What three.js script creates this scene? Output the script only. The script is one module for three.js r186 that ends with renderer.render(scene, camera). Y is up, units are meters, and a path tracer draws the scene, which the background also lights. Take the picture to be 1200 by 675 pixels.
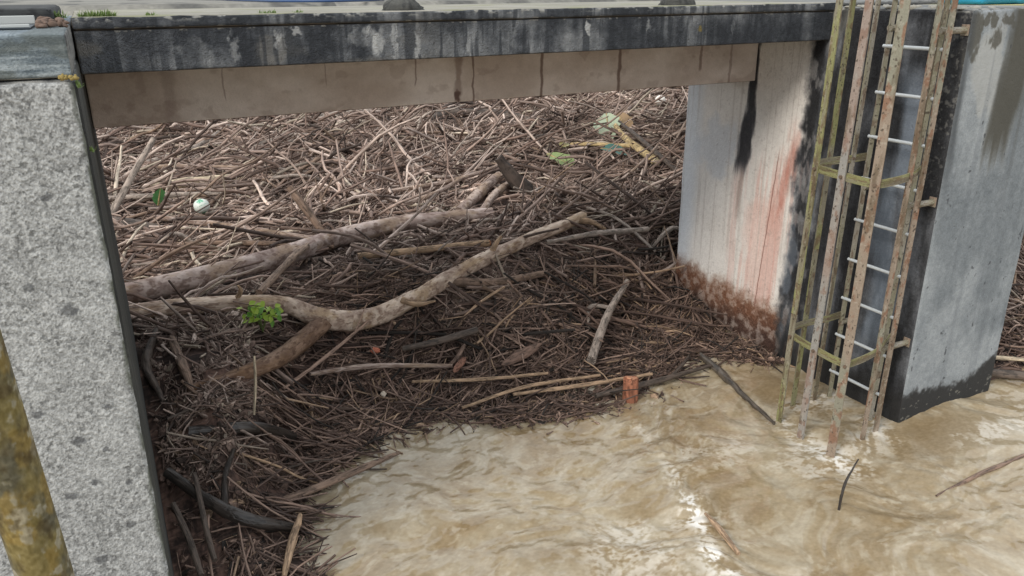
import * as THREE from 'three';
import { mergeGeometries } from 'three/addons/utils/BufferGeometryUtils.js';

// ---------------------------------------------------------------- camera, sky, sun, exposure
const scene = new THREE.Scene();
const camera = new THREE.PerspectiveCamera(39.68, 16 / 9, 0.05, 1500);
{
  const pitch = 0.3575, yaw = 0.4642, roll = -0.0082;
  const fwd = new THREE.Vector3(Math.sin(yaw) * Math.cos(pitch), -Math.sin(pitch), -Math.cos(yaw) * Math.cos(pitch));
  const right = new THREE.Vector3(Math.cos(yaw), 0, Math.sin(yaw));
  const up = new THREE.Vector3().crossVectors(right, fwd);
  camera.position.set(-5.093, 3.138, 3.511);
  camera.up.copy(up).multiplyScalar(Math.cos(roll)).addScaledVector(right, -Math.sin(roll));
  camera.lookAt(camera.position.clone().add(fwd));
}
const renderer = new THREE.WebGLRenderer({ antialias: true });
renderer.setSize(1024, 576);
renderer.toneMapping = THREE.LinearToneMapping;
renderer.toneMappingExposure = 1.48;
renderer.shadowMap.enabled = true;

// ---------------------------------------------------------------- noise
function rng(seed) { let s = seed >>> 0; return () => { s = (s + 0x6D2B79F5) >>> 0; let t = s; t = Math.imul(t ^ (t >>> 15), t | 1); t ^= t + Math.imul(t ^ (t >>> 7), t | 61); return ((t ^ (t >>> 14)) >>> 0) / 4294967296; }; }
function h2(x, y) { let n = Math.imul(x, 374761393) + Math.imul(y, 668265263); n = Math.imul(n ^ (n >>> 13), 1274126177); return ((n ^ (n >>> 16)) >>> 0) / 4294967296; }
function vn(x, y) { const xi = Math.floor(x), yi = Math.floor(y); let fx = x - xi, fy = y - yi; fx = fx * fx * (3 - 2 * fx); fy = fy * fy * (3 - 2 * fy);
  const a = h2(xi, yi), b = h2(xi + 1, yi), c = h2(xi, yi + 1), d = h2(xi + 1, yi + 1); return a + (b - a) * fx + (c - a) * fy + (a - b - c + d) * fx * fy; }
function fbm(x, y, o = 4) { let s = 0, a = 0.5, t = 0; for (let i = 0; i < o; i++) { s += a * vn(x, y); t += a; x = x * 2.03 + 17.3; y = y * 2.01 + 9.1; a *= 0.5; } return s / t; }
function h3(x, y, z) { let n = Math.imul(x, 374761393) + Math.imul(y, 668265263) + Math.imul(z, 1440662683); n = Math.imul(n ^ (n >>> 13), 1274126177); return ((n ^ (n >>> 16)) >>> 0) / 4294967296; }
function vn3(x, y, z) { const xi = Math.floor(x), yi = Math.floor(y), zi = Math.floor(z); let fx = x - xi, fy = y - yi, fz = z - zi; fx = fx * fx * (3 - 2 * fx); fy = fy * fy * (3 - 2 * fy); fz = fz * fz * (3 - 2 * fz);
  const l = (k) => { const a = h3(xi, yi, k), b = h3(xi + 1, yi, k), c = h3(xi, yi + 1, k), d = h3(xi + 1, yi + 1, k); return a + (b - a) * fx + (c - a) * fy + (a - b - c + d) * fx * fy; }; const p = l(zi), q = l(zi + 1); return p + (q - p) * fz; }
function fbm3(x, y, z, o = 4) { let s = 0, a = 0.5, t = 0; for (let i = 0; i < o; i++) { s += a * vn3(x, y, z); t += a; x = x * 2.03 + 17.3; y = y * 2.01 + 9.1; z = z * 2.02 + 4.7; a *= 0.5; } return s / t; }
const sm = (a, b, x) => { const t = Math.min(1, Math.max(0, (x - a) / (b - a))); return t * t * (3 - 2 * t); };
const mix = (a, b, t) => a + (b - a) * t;
const mix3 = (a, b, t) => [mix(a[0], b[0], t), mix(a[1], b[1], t), mix(a[2], b[2], t)];
function interp(x, xs, ys) { if (x <= xs[0]) return ys[0]; for (let i = 1; i < xs.length; i++) if (x <= xs[i]) return mix(ys[i - 1], ys[i], (x - xs[i - 1]) / (xs[i] - xs[i - 1])); return ys[ys.length - 1]; }

// overcast sky: one even layer of cloud, brighter overhead, with a soft mottling
{
  const W = 256, H = 128, d = new Float32Array(W * H * 4);
  for (let j = 0; j < H; j++) for (let i = 0; i < W; i++) {
    const el = ((j + 0.5) / H - 0.5) * Math.PI, az = i / W * Math.PI * 2, s = Math.max(0, Math.sin(el));
    const L = 0.94 * (0.55 + 0.45 * s) * (0.9 + 0.2 * fbm(3 + Math.cos(az) * 2 + 7, 3 + Math.sin(az) * 2 + el * 3, 3));
    const k = (j * W + i) * 4; d[k] = L * 0.965; d[k + 1] = L; d[k + 2] = L * 1.045; d[k + 3] = 1;
  }
  const t = new THREE.DataTexture(d, W, H, THREE.RGBAFormat, THREE.FloatType);
  t.mapping = THREE.EquirectangularReflectionMapping; t.magFilter = t.minFilter = THREE.LinearFilter; t.wrapS = THREE.RepeatWrapping; t.needsUpdate = true;
  scene.background = t; scene.environment = t;
}
const sun = new THREE.DirectionalLight(0xfff6ea, 1.5);
sun.position.set(-28, 20, 9); sun.target.position.set(-2, 0, -3);
sun.castShadow = true; sun.shadow.radius = 34; sun.shadow.mapSize.set(2048, 2048);
Object.assign(sun.shadow.camera, { left: -16, right: 16, top: 16, bottom: -16, near: 1, far: 70 });
scene.add(sun, sun.target);

// ---------------------------------------------------------------- helpers
const used = {};
function numbered(n) { const k = used[n] = (used[n] === undefined ? 0 : used[n] + 1); return k ? n + '_' + String(k).padStart(3, '0') : n; }
function tag(o, label, category, group, kind) { o.userData.label = label; if (category) o.userData.category = category; if (group) o.userData.group = group; if (kind) o.userData.kind = kind; return o; }
function shadows(m) { m.castShadow = true; m.receiveShadow = true; return m; }
function mesh(name, geo, mat, parent) { const m = shadows(new THREE.Mesh(geo, mat)); m.name = parent ? name : numbered(name); (parent || scene).add(m); return m; }
function thing(name, label, category, pos = [0, 0, 0], group) { const g = new THREE.Group(); g.name = numbered(name); g.position.set(...pos); scene.add(g); return tag(g, label, category, group); }
function tex(W, H, fn, srgb = true) {
  const d = new Uint8Array(W * H * 4);
  for (let j = 0; j < H; j++) for (let i = 0; i < W; i++) { const c = fn((i + 0.5) / W, (j + 0.5) / H), k = (j * W + i) * 4; d[k] = Math.max(0, Math.min(255, c[0])); d[k + 1] = Math.max(0, Math.min(255, c[1])); d[k + 2] = Math.max(0, Math.min(255, c[2])); d[k + 3] = 255; }
  const t = new THREE.DataTexture(d, W, H, THREE.RGBAFormat); if (srgb) t.colorSpace = THREE.SRGBColorSpace;
  t.magFilter = THREE.LinearFilter; t.minFilter = THREE.LinearMipmapLinearFilter; t.generateMipmaps = true; t.wrapS = t.wrapT = THREE.RepeatWrapping; t.anisotropy = 8; t.needsUpdate = true; return t;
}
const std = (o) => new THREE.MeshStandardMaterial(Object.assign({ roughness: 0.9, metalness: 0 }, o));
const grey = (v) => [v, v, v];
// a cast concrete block between two corners: rounded, slightly chipped edges, uv 0..1 over each face along the world axes (u = z on +-x faces, u = x elsewhere, v = y or z)
function castBox(lo, hi, { r = 0.012, chip = 0.5, step = 0.25 } = {}) {
  const pos = [], nor = [], uv = [], idx = [], groups = [];
  const ticks = (a, b) => { const rr = Math.min(r, (b - a) * 0.45), L = [a, a + rr * 0.15, a + rr * 0.4, a + rr * 0.7, a + rr, a + rr * 1.6], R = L.map((v) => b - (v - a)).reverse(); const i0 = L[5], i1 = R[0], n = Math.max(1, Math.round((i1 - i0) / step)); for (let i = 1; i < n; i++) L.push(mix(i0, i1, i / n)); return L.concat(R); };
  const T = [0, 1, 2].map((a) => ticks(lo[a], hi[a]));
  const faces = [[0, 1], [0, -1], [1, 1], [1, -1], [2, 1], [2, -1]];
  faces.forEach(([n, s], fi) => {
    const a = n === 0 ? 2 : 0, b = n === 1 ? 2 : 1, start = idx.length, v0 = pos.length / 3;
    for (const tb of T[b]) for (const ta of T[a]) {
      const p = [0, 0, 0]; p[n] = s > 0 ? hi[n] : lo[n]; p[a] = ta; p[b] = tb;
      const wob = r * chip * (fbm(p[0] * 9 + p[2] * 7, p[1] * 9 + p[2] * 3, 3) - 0.3) * 2, R = Math.max(r * 0.35, Math.min(r * 1.6, r + wob));
      const q = [0, 1, 2].map((k) => Math.min(Math.max(p[k], lo[k] + Math.min(R, (hi[k] - lo[k]) * 0.45)), hi[k] - Math.min(R, (hi[k] - lo[k]) * 0.45)));
      const d = [p[0] - q[0], p[1] - q[1], p[2] - q[2]], l = Math.hypot(...d) || 1, nn = d.map((v) => v / l);
      const Rn = p[n] - q[n]; const rad = Math.abs(Rn);
      pos.push(q[0] + nn[0] * rad, q[1] + nn[1] * rad, q[2] + nn[2] * rad); nor.push(...nn);
      uv.push((ta - lo[a]) / (hi[a] - lo[a]), (tb - lo[b]) / (hi[b] - lo[b]));
    }
    const na = T[a].length, nb = T[b].length, flip = (n === 0 ? s > 0 : n === 1 ? s > 0 : s < 0);
    for (let j = 0; j < nb - 1; j++) for (let i = 0; i < na - 1; i++) { const A = v0 + j * na + i, B = A + 1, C = A + na, D = C + 1; if (flip) idx.push(A, C, B, B, C, D); else idx.push(A, B, C, B, D, C); }
    groups.push([start, idx.length - start, fi]);
  });
  const g = new THREE.BufferGeometry(); g.setAttribute('position', new THREE.Float32BufferAttribute(pos, 3)); g.setAttribute('normal', new THREE.Float32BufferAttribute(nor, 3)); g.setAttribute('uv', new THREE.Float32BufferAttribute(uv, 2)); g.setIndex(idx);
  groups.forEach((x) => g.addGroup(...x)); return g;
}
// a tapering, lumpy branch through points, with an uneven cap at both ends; uv.x runs round it, uv.y along it in metres
function branchGeo(pts, radii, { seed = 1, radial = 9, seg = 0, lump = 0.14, caps = true, smooth = true } = {}) {
  const P = pts.map((p) => new THREE.Vector3(...p));
  const c = P.length > 2 ? new THREE.CatmullRomCurve3(P, false, 'centripetal') : new THREE.LineCurve3(P[0], P[1]);
  const len = c.getLength(), n = seg || Math.max(4, Math.min(60, Math.round(len / 0.05)));
  const pos = [], uv = [], idx = []; let N = new THREE.Vector3(0, 1, 0);
  for (let i = 0; i <= n; i++) {
    const t = i / n, p = c.getPoint(t), T = c.getTangent(t); N = N.clone().addScaledVector(T, -N.dot(T)); if (N.lengthSq() < 1e-4) N = new THREE.Vector3(1, 0, 0).addScaledVector(T, -T.x); N.normalize(); const B = new THREE.Vector3().crossVectors(T, N);
    const ft = t * (radii.length - 1), k = Math.min(radii.length - 2, Math.floor(ft)), r0 = mix(radii[k], radii[k + 1], ft - k);
    for (let j = 0; j <= radial; j++) {
      const a = (j % radial) / radial * Math.PI * 2, w = 1 + lump * (2 * vn(seed * 13.7 + Math.cos(a) * 1.3 + 5, t * len / (r0 * 7) + Math.sin(a) * 1.3 + seed) - 1) + lump * 0.5 * (2 * vn(seed * 3.1 + Math.cos(a) * 2.9, t * len / (r0 * 2.2) + Math.sin(a) * 2.9) - 1), r = r0 * w;
      const q = p.clone().addScaledVector(N, Math.cos(a) * r).addScaledVector(B, Math.sin(a) * r);
      if (i === 0 || i === n) q.addScaledVector(T, (i ? 1 : -1) * r0 * 0.6 * (vn(seed + j * 1.7, i * 3 + 0.5) - 0.3));
      pos.push(q.x, q.y, q.z); uv.push(j / radial, t * len);
    }
  }
  const w = radial + 1;
  for (let i = 0; i < n; i++) for (let j = 0; j < radial; j++) { const A = i * w + j, B = A + 1, C = A + w, D = C + 1; idx.push(A, B, C, B, D, C); }
  if (caps) for (const i of [0, n]) {
    const p = c.getPoint(i / n), v = pos.length / 3; pos.push(p.x, p.y, p.z); uv.push(0.5, i ? len : 0);
    for (let j = 0; j < radial; j++) { const k = pos.length / 3, o = (i * w + j) * 3, o2 = (i * w + j + 1) * 3; pos.push(pos[o], pos[o + 1], pos[o + 2], pos[o2], pos[o2 + 1], pos[o2 + 2]); uv.push(0.4, i ? len + 0.02 : 0.02, 0.6, i ? len + 0.02 : 0.02); if (i) idx.push(v, k, k + 1); else idx.push(v, k + 1, k); }
  }
  const g = new THREE.BufferGeometry(); g.setAttribute('position', new THREE.Float32BufferAttribute(pos, 3)); g.setAttribute('uv', new THREE.Float32BufferAttribute(uv, 2)); g.setIndex(idx); g.computeVertexNormals();
  // close the seam of the normals
  const na = g.attributes.normal; for (let i = 0; i <= n; i++) { const a = i * w, b = a + radial; const x = na.getX(a) + na.getX(b), y = na.getY(a) + na.getY(b), z = na.getZ(a) + na.getZ(b), l = Math.hypot(x, y, z) || 1; na.setXYZ(a, x / l, y / l, z / l); na.setXYZ(b, x / l, y / l, z / l); }
  return g;
}
function boxBar(a, b, w, t, face) { // flat bar from a to b, width w across 'face' x axis, thickness t along face
  const A = new THREE.Vector3(...a), B = new THREE.Vector3(...b), L = A.distanceTo(B), Y = B.clone().sub(A).normalize(); const Z = new THREE.Vector3(...face); Z.addScaledVector(Y, -Z.dot(Y)).normalize(); const X = new THREE.Vector3().crossVectors(Y, Z);
  const pos = [], uv = [], idx = [], n = Math.max(2, Math.round(L / 0.06)), cx = [[-1, -1], [1, -1], [1, 1], [-1, 1]];
  for (let f = 0; f < 4; f++) { const v0 = pos.length / 3; for (let i = 0; i <= n; i++) for (let e = 0; e < 2; e++) { const [sx, sz] = cx[(f + e) % 4], k = 1 + 0.05 * (vn(i * 0.9 + a[0] * 31, a[2] * 17 + sx) - 0.5), off = 0.004 * (fbm(i * 0.11 + a[0] * 50, 3.3 + a[2] * 20, 2) - 0.5);
    const q = A.clone().addScaledVector(Y, L * i / n).addScaledVector(X, sx * w / 2 * k + off).addScaledVector(Z, sz * t / 2 + off); pos.push(q.x, q.y, q.z); uv.push((e ? 1 : 0) * (f % 2 ? t : w) + f * 0.13 + a[0], L * i / n + a[2] * 3); }
    for (let i = 0; i < n; i++) { const o = v0 + i * 2; idx.push(o, o + 1, o + 2, o + 1, o + 3, o + 2); } }
  for (const s of [0, 1]) { const v0 = pos.length / 3; for (const [sx, sz] of cx) { const q = A.clone().addScaledVector(Y, L * s).addScaledVector(X, sx * w / 2).addScaledVector(Z, sz * t / 2); pos.push(q.x, q.y, q.z); uv.push(sx * 0.1, sz * 0.1); } if (s) idx.push(v0, v0 + 1, v0 + 2, v0, v0 + 2, v0 + 3); else idx.push(v0, v0 + 2, v0 + 1, v0, v0 + 3, v0 + 2); }
  const g = new THREE.BufferGeometry(); g.setAttribute('position', new THREE.Float32BufferAttribute(pos, 3)); g.setAttribute('uv', new THREE.Float32BufferAttribute(uv, 2)); g.setIndex(idx); g.computeVertexNormals(); return g;
}
function strip(plan, y, hgt, th) { // a flat bar bent along a plan polyline [x,z], standing on edge
  const c = new THREE.CatmullRomCurve3(plan.map(([x, z]) => new THREE.Vector3(x, y, z)), false, 'centripetal'), n = 60, pos = [], uv = [], idx = []; const L = c.getLength();
  for (let i = 0; i <= n; i++) { const p = c.getPoint(i / n), T = c.getTangent(i / n), N = new THREE.Vector3(T.z, 0, -T.x).normalize(); for (const [s, e] of [[-1, -1], [1, -1], [1, 1], [-1, 1], [-1, -1]]) { pos.push(p.x + N.x * s * th / 2, p.y + e * hgt / 2, p.z + N.z * s * th / 2); uv.push(e * 0.1 + s * 0.2, L * i / n); } }
  for (let i = 0; i < n; i++) for (let f = 0; f < 4; f++) { const A = i * 5 + f, B = A + 1, C = A + 5, D = C + 1; idx.push(A, B, C, B, D, C); }
  for (const i of [0, n]) { const o = i * 5; if (i) idx.push(o, o + 1, o + 2, o, o + 2, o + 3); else idx.push(o, o + 2, o + 1, o, o + 3, o + 2); }
  const g = new THREE.BufferGeometry(); g.setAttribute('position', new THREE.Float32BufferAttribute(pos, 3)); g.setAttribute('uv', new THREE.Float32BufferAttribute(uv, 2)); g.setIndex(idx); const f = g.toNonIndexed(); f.computeVertexNormals(); return f;
}
function lumpGeo(rx, ry, rz, seed, amp = 0.25, det = 14) { const g = new THREE.SphereGeometry(1, det * 2, det), p = g.attributes.position; for (let i = 0; i < p.count; i++) { const x = p.getX(i), y = p.getY(i), z = p.getZ(i), w = 1 + amp * (2 * fbm(x * 2 + seed * 7 + z, y * 2 + z * 1.7 + seed, 4) - 1); p.setXYZ(i, x * rx * w, y * ry * w, z * rz * w); } g.computeVertexNormals(); return g; }
const blotch = (x, y, cx, cy, rx, ry, seed = 0, warp = 0.5) => { const e = Math.hypot((x - cx) / rx, (y - cy) / ry); if (e > 2.2) return 0; const m = 1.6 / Math.min(rx, ry), d = e + warp * (fbm(x * m + seed * 3, y * m * (rx < ry ? 0.6 : 1) + seed, 4) - 0.5) * 2.4; return 1 - sm(0.5, 1.05, d); };

// ---------------------------------------------------------------- concrete surfaces
const H0 = 3.0, ZB = -1.136, ZP = -2.82, XL = -5.17;
const bumpTex = tex(512, 512, (u, v) => { const a = fbm(u * 40, v * 40, 3), b = vn(u * 170, v * 170), pit = sm(0.83, 0.93, vn(u * 55 + 9, v * 55)); return grey(255 * (0.45 * a + 0.3 * b + 0.25 - 0.5 * pit * vn(u * 9, v * 9))); }, false);
function bump(rx, ry) { const t = bumpTex.clone(); t.repeat.set(rx, ry); t.needsUpdate = true; return t; }
const speck = (x, y) => { const a = vn(x * 84, y * 84), b = vn(x * 170 + 7, y * 170), c = fbm(x * 18, y * 18, 3); return (a - 0.5) * 0.6 + (b - 0.5) * 0.6 + (c - 0.5) * 0.45; };
// weathered plain concrete, used where no particular stain was seen
const plainTex = tex(512, 512, (u, v) => { const x = u * 2, y = v * 2, n = fbm(x * 4, y * 4, 5), m = fbm(x * 14, y * 1.6, 4); let c = mix3([96, 98, 98], [150, 150, 146], n); c = mix3(c, [58, 60, 62], sm(0.5, 0.75, m) * 0.6); const s = speck(x, y) * 30; return c.map((q) => q + s); });
const plainConc = std({ map: plainTex, bumpMap: bump(2, 2), bumpScale: 0.004 });

// left wall: coarse, washed-out aggregate with dark lichen spots
const spots = [[-5.36, 1.93, 0.034], [-5.42, 1.34, 0.03], [-5.40, 1.12, 0.02], [-5.29, 1.47, 0.02], [-5.27, 1.08, 0.016], [-5.30, 0.86, 0.024], [-5.5, 1.08, 0.022], [-5.55, 1.5, 0.025], [-5.35, 2.4, 0.02], [-5.44, 0.72, 0.03], [-5.33, 1.27, 0.018], [-5.48, 2.05, 0.02], [-5.6, 0.95, 0.02]];
const aggTex = tex(512, 1600, (u, v) => {
  const x = -6.4 + u * 1.23, y = -1 + v * 3.84;
  const s = speck(x, y), fine = vn(x * 240, y * 240) - 0.5, big = fbm(x * 5, y * 5, 4);
  let L = 158 + s * 62 + fine * 34 + (big - 0.5) * 22;
  const dk = sm(0.58, 0.72, fbm(x * 76 + 3, y * 76, 3)) * sm(0.34, 0.6, fbm(x * 9 + 5, y * 9, 3)); L = mix(L, 92, dk * 0.65);
  const wh = sm(0.62, 0.74, fbm(x * 70 + 31, y * 70, 2)); L = mix(L, 198, wh * 0.6);
  let c = [L * 0.985, L, L * 1.0];
  for (const [sx, sy, sr] of spots) { const b = blotch(x, y, sx, sy, sr * 1.2, sr * 0.9, sx * 10, 0.55); if (b > 0) c = mix3(c, [88, 90, 92], b * (0.55 + 0.4 * vn(x * 90, y * 90))); }
  const edge = sm(-5.195 - 0.02 * vn(y * 14, 3), -5.17, x) * sm(0.3, 0.6, fbm(x * 30, y * 12, 3)); c = mix3(c, [74, 78, 66], edge * 0.8);
  return c;
});
const aggBump = tex(512, 1024, (u, v) => { const x = -6.4 + u * 1.23, y = -1 + v * 3.84; return grey(128 + speck(x, y) * 120 + (vn(x * 240, y * 240) - 0.5) * 60); }, false);
const aggMat = std({ map: aggTex, bumpMap: aggBump, bumpScale: 0.008, roughness: 0.95 });
const copTex = tex(768, 256, (u, v) => {
  const x = -6.4 + u * 1.23, y = 2.838 + v * 0.162; const st = fbm(x * 3 + 4, y * 60, 4), n = fbm(x * 12, y * 20, 4), f = vn(x * 150, y * 190) - 0.5;
  let c = mix3([96, 108, 116], [158, 168, 173], sm(0.3, 0.72, st * 0.6 + n * 0.4)); c = c.map((q) => q + f * 34);
  c = mix3(c, [86, 92, 88], sm(0.55, 0.7, fbm(x * 7 + 9, y * 16 + 5, 3)) * 0.5);
  return c;
});
const copMat = std({ map: copTex, bumpMap: bump(3, 1), bumpScale: 0.004 });
const abut = thing('bridge_abutment', 'speckled grey concrete abutment wall with a smooth bluish top course', 'abutment');
{
  const g = castBox([-6.4, -1, ZP], [XL, 2.836, 0], { r: 0.022, chip: 1.8, step: 0.05 });
  mesh('wall', g, [std({ map: plainTex, color: 0x8a8c88, bumpMap: bump(3, 4), bumpScale: 0.006 }), plainConc, plainConc, plainConc, aggMat, plainConc], abut);
  const c = castBox([-6.4, 2.84, ZP], [XL - 0.006, H0, -0.006], { r: 0.014, chip: 1, step: 0.1 });
  tag(mesh('coping', c, [plainConc, plainConc, copMat, plainConc, copMat, plainConc], abut), 'smooth bluish grey top course of the wall');
  const k = castBox([-6.4, 3.003, -2.6], [-5.235, 3.074, -1.06], { r: 0.03, chip: 1 });
  tag(mesh('kerb_block', k, std({ map: plainTex, color: 0x74787c }), abut), 'dark weathered kerb block on the wall');
  const rub = []; const R = rng(5);
  for (let i = 0; i < 46; i++) { const q = lumpGeo(0.008 + R() * 0.016, 0.006 + R() * 0.012, 0.008 + R() * 0.016, i + 2, 0.4, 4); q.translate(-5.29 + R() * 0.10, 3.0 + R() * 0.03 * (1 - i / 90) + 0.004, -1.1 + R() * 0.55); rub.push(q); }
  const rm = mesh('broken_rubble', mergeGeometries(rub), std({ color: new THREE.Color().setRGB(0.16, 0.11, 0.085) }), abut); rm.userData.kind = 'stuff'; rm.userData.label = 'crumbled brown rubble at the broken corner';
}
{ // steel channel lying on the abutment
  const t = thing('steel_channel', 'pale steel channel lying on the abutment top in front of the kerb block', 'channel', [-5.75, 3.0, -0.75]);
  mesh('web', castBox([-0.6, 0.002, -0.18], [0.44, 0.008, 0.3], { r: 0.002, chip: 0, step: 0.3 }), std({ color: 0x3c444a, roughness: 0.6 }), t);
  mesh('flange', castBox([-0.6, 0.0085, -0.186], [0.44, 0.045, -0.172], { r: 0.003, chip: 0.4, step: 0.2 }), std({ color: 0xb9bdbb, roughness: 0.55 }), t);
  mesh('flange', castBox([-0.6, 0.0085, 0.286], [0.44, 0.022, 0.3], { r: 0.003, chip: 0.4, step: 0.2 }), std({ color: 0xb9bdbb, roughness: 0.55 }), t);
}
// right pier: side towards the opening is pale under the deck, black with algae where rain reaches it
const sideTex = tex(768, 1088, (u, v) => {
  const z = ZP + u * -ZP, y = -1 + v * 4;
  const n = fbm(z * 3, y * 3, 5), f = vn(z * 130, y * 130) - 0.5, st = fbm(z * 16, y * 0.9, 4), st2 = fbm(z * 34 + 8, y * 1.6, 4);
  let w = mix3([212, 207, 201], [238, 235, 230], n);
  w = mix3(w, [208, 215, 222], (1 - sm(-2.72, -2.5, z + 0.12 * (n - 0.5))) * 0.75);
  w = mix3(w, [194, 201, 210], blotch(z, y, -2.32, 1.72, 0.3, 0.3, 3, 0.5) * 0.55);
  // rust-red runs
  const red = (sm(0.5, 0.68, st) * 0.55 + 0.45 * sm(0.55, 0.7, st2)) * sm(-2.15, -1.9, z) * (1 - sm(1.55, 1.95, y - 0.3 * (z + 1.5))) * sm(0.15, 0.5, y);
  w = mix3(w, [206, 156, 144], red * 0.75);
  const rz = -1.44 + 0.05 * Math.sin(y * 4) + 0.02 * (fbm(y * 6, 3) - 0.5); w = mix3(w, [178, 112, 96], (1 - sm(0.0, 0.13, Math.abs(z - rz) + 0.2 * (fbm(z * 22, y * 5, 4) - 0.42))) * sm(0.9, 1.4, y) * (1 - sm(1.8, 2.2, y)) * 0.7);
  w = mix3(w, [214, 176, 164], blotch(z, y, -1.62, 0.95, 0.28, 0.75, 8, 0.4) * 0.5);
  // black run below the cross beam
  const bz = -1.93 - 0.05 * sm(2.2, 1.5, y) + 0.03 * (fbm(y * 7, 1.7, 3) - 0.5), bw = 0.05 + 0.035 * sm(2.3, 1.9, y); w = mix3(w, [46, 46, 50], (1 - sm(bw * 0.6, bw * 1.25, Math.abs(z - bz) + 0.06 * (fbm(z * 30, y * 8, 4) - 0.5))) * sm(1.5, 1.72, y + 0.2 * (st2 - 0.5)) * 0.95);
  w = mix3(w, [150, 134, 126], (1 - sm(0.01, 0.045, Math.abs(z + 1.965 + 0.03 * (1.5 - y)) + 0.03 * (st2 - 0.5))) * sm(1.0, 1.3, y) * (1 - sm(1.5, 1.65, y)) * 0.6);
  const ck = Math.abs(z - (-1.55 - 0.07 * (1.6 - y) + 0.012 * (fbm(y * 12, 4.4, 3) - 0.5))); w = mix3(w, [120, 76, 66], (1 - sm(0.002, 0.008, ck)) * sm(0.2, 0.4, y) * (1 - sm(1.7, 1.9, y)) * 0.7);
  w = mix3(w, [150, 138, 130], sm(0.6, 0.72, fbm(z * 46 + 3, y * 0.9, 4)) * 0.2); w = mix3(w, [120, 108, 104], sm(0.66, 0.76, fbm(z * 34, y * 34, 4)) * sm(-2.6, -2.2, z) * 0.14);
  w = w.map((q) => q + f * 14 + (fbm(z * 40, y * 26, 3) - 0.5) * 14);
  // mud thrown up from the flood
  const mudTop = 0.42 + 0.10 * sm(-2.2, -2.8, z) + 0.16 * (fbm(z * 7, 5.5, 4) - 0.5), md = sm(mudTop + 0.12, mudTop - 0.1, y + 0.12 * (fbm(z * 24, y * 24, 4) - 0.5));
  let mud = mix3([112, 76, 56], [64, 44, 36], sm(0.35, 0.05, y + 0.25 * (fbm(z * 9, y * 9, 4) - 0.5))); mud = mud.map((q) => q + f * 40); w = mix3(w, mud, md * (0.6 + 0.4 * sm(0.3, 0.6, fbm(z * 20 + 4, y * 20, 4))));
  w = mix3(w, [78, 54, 44], sm(0.66, 0.84, fbm(z * 60 + 3, y * 60, 3)) * (1 - sm(0.3, 0.7, y)) * 0.6);
  // algae-black part
  let d = mix3([32, 33, 36], [92, 95, 100], sm(0.36, 0.74, fbm(z * 9, y * 2.2, 5))); d = d.map((q) => q + f * 20 + (fbm(z * 26, y * 26, 3) - 0.5) * 24);
  d = mix3(d, [92, 100, 110], blotch(z, y, -1.3, 0.95, 0.16, 0.34, 5, 0.7) * 0.8);
  d = mix3(d, [92, 98, 104], blotch(z, y, -1.12, 1.55, 0.07, 0.4, 6, 0.6) * 0.5);
  d = mix3(d, [138, 154, 172], (1 - sm(0.05, 0.17, Math.abs(z + 0.36 + 0.05 * Math.sin(y * 5)) + 0.16 * (fbm(z * 12 + 2, y * 2.4, 4) - 0.5))) * sm(0.2, 0.7, y) * (1 - sm(2.35, 2.75, y)) * 0.5);
  d = mix3(d, [150, 148, 140], sm(0.56, 0.76, fbm(z * 40, y * 40, 4)) * sm(1.3, 2.3, y) * sm(-0.28, -0.12, z) * 0.45);
  d = mix3(d, [128, 124, 108], sm(0.58, 0.75, fbm(z * 8, y * 4, 4)) * sm(2.2, 2.9, y) * 0.35);
  d = mix3(d, [28, 28, 28], (1 - sm(0.12, 0.3, y + 0.12 * (fbm(z * 7, y * 4, 3) - 0.5))) * 0.7);
  d = mix3(d, [170, 168, 160], sm(0.02, 0.0, Math.abs(y - 2.985) + 0.05 * (fbm(z * 14, y * 10, 3) - 0.35)) * 0.8);
  const bd = -1.30 - 0.03 * sm(1.6, 0.3, y) + 0.12 * (fbm(y * 5, 8.8, 4) - 0.5) + 0.1 * (fbm(z * 18, y * 14, 4) - 0.5);
  return mix3(w, d, sm(bd - 0.06, bd + 0.05, z) * (1 - 0.35 * sm(0.5, 0.66, fbm(z * 16 + 8, y * 7, 4)) * (1 - sm(-1.25, -0.9, z))));
});
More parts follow.
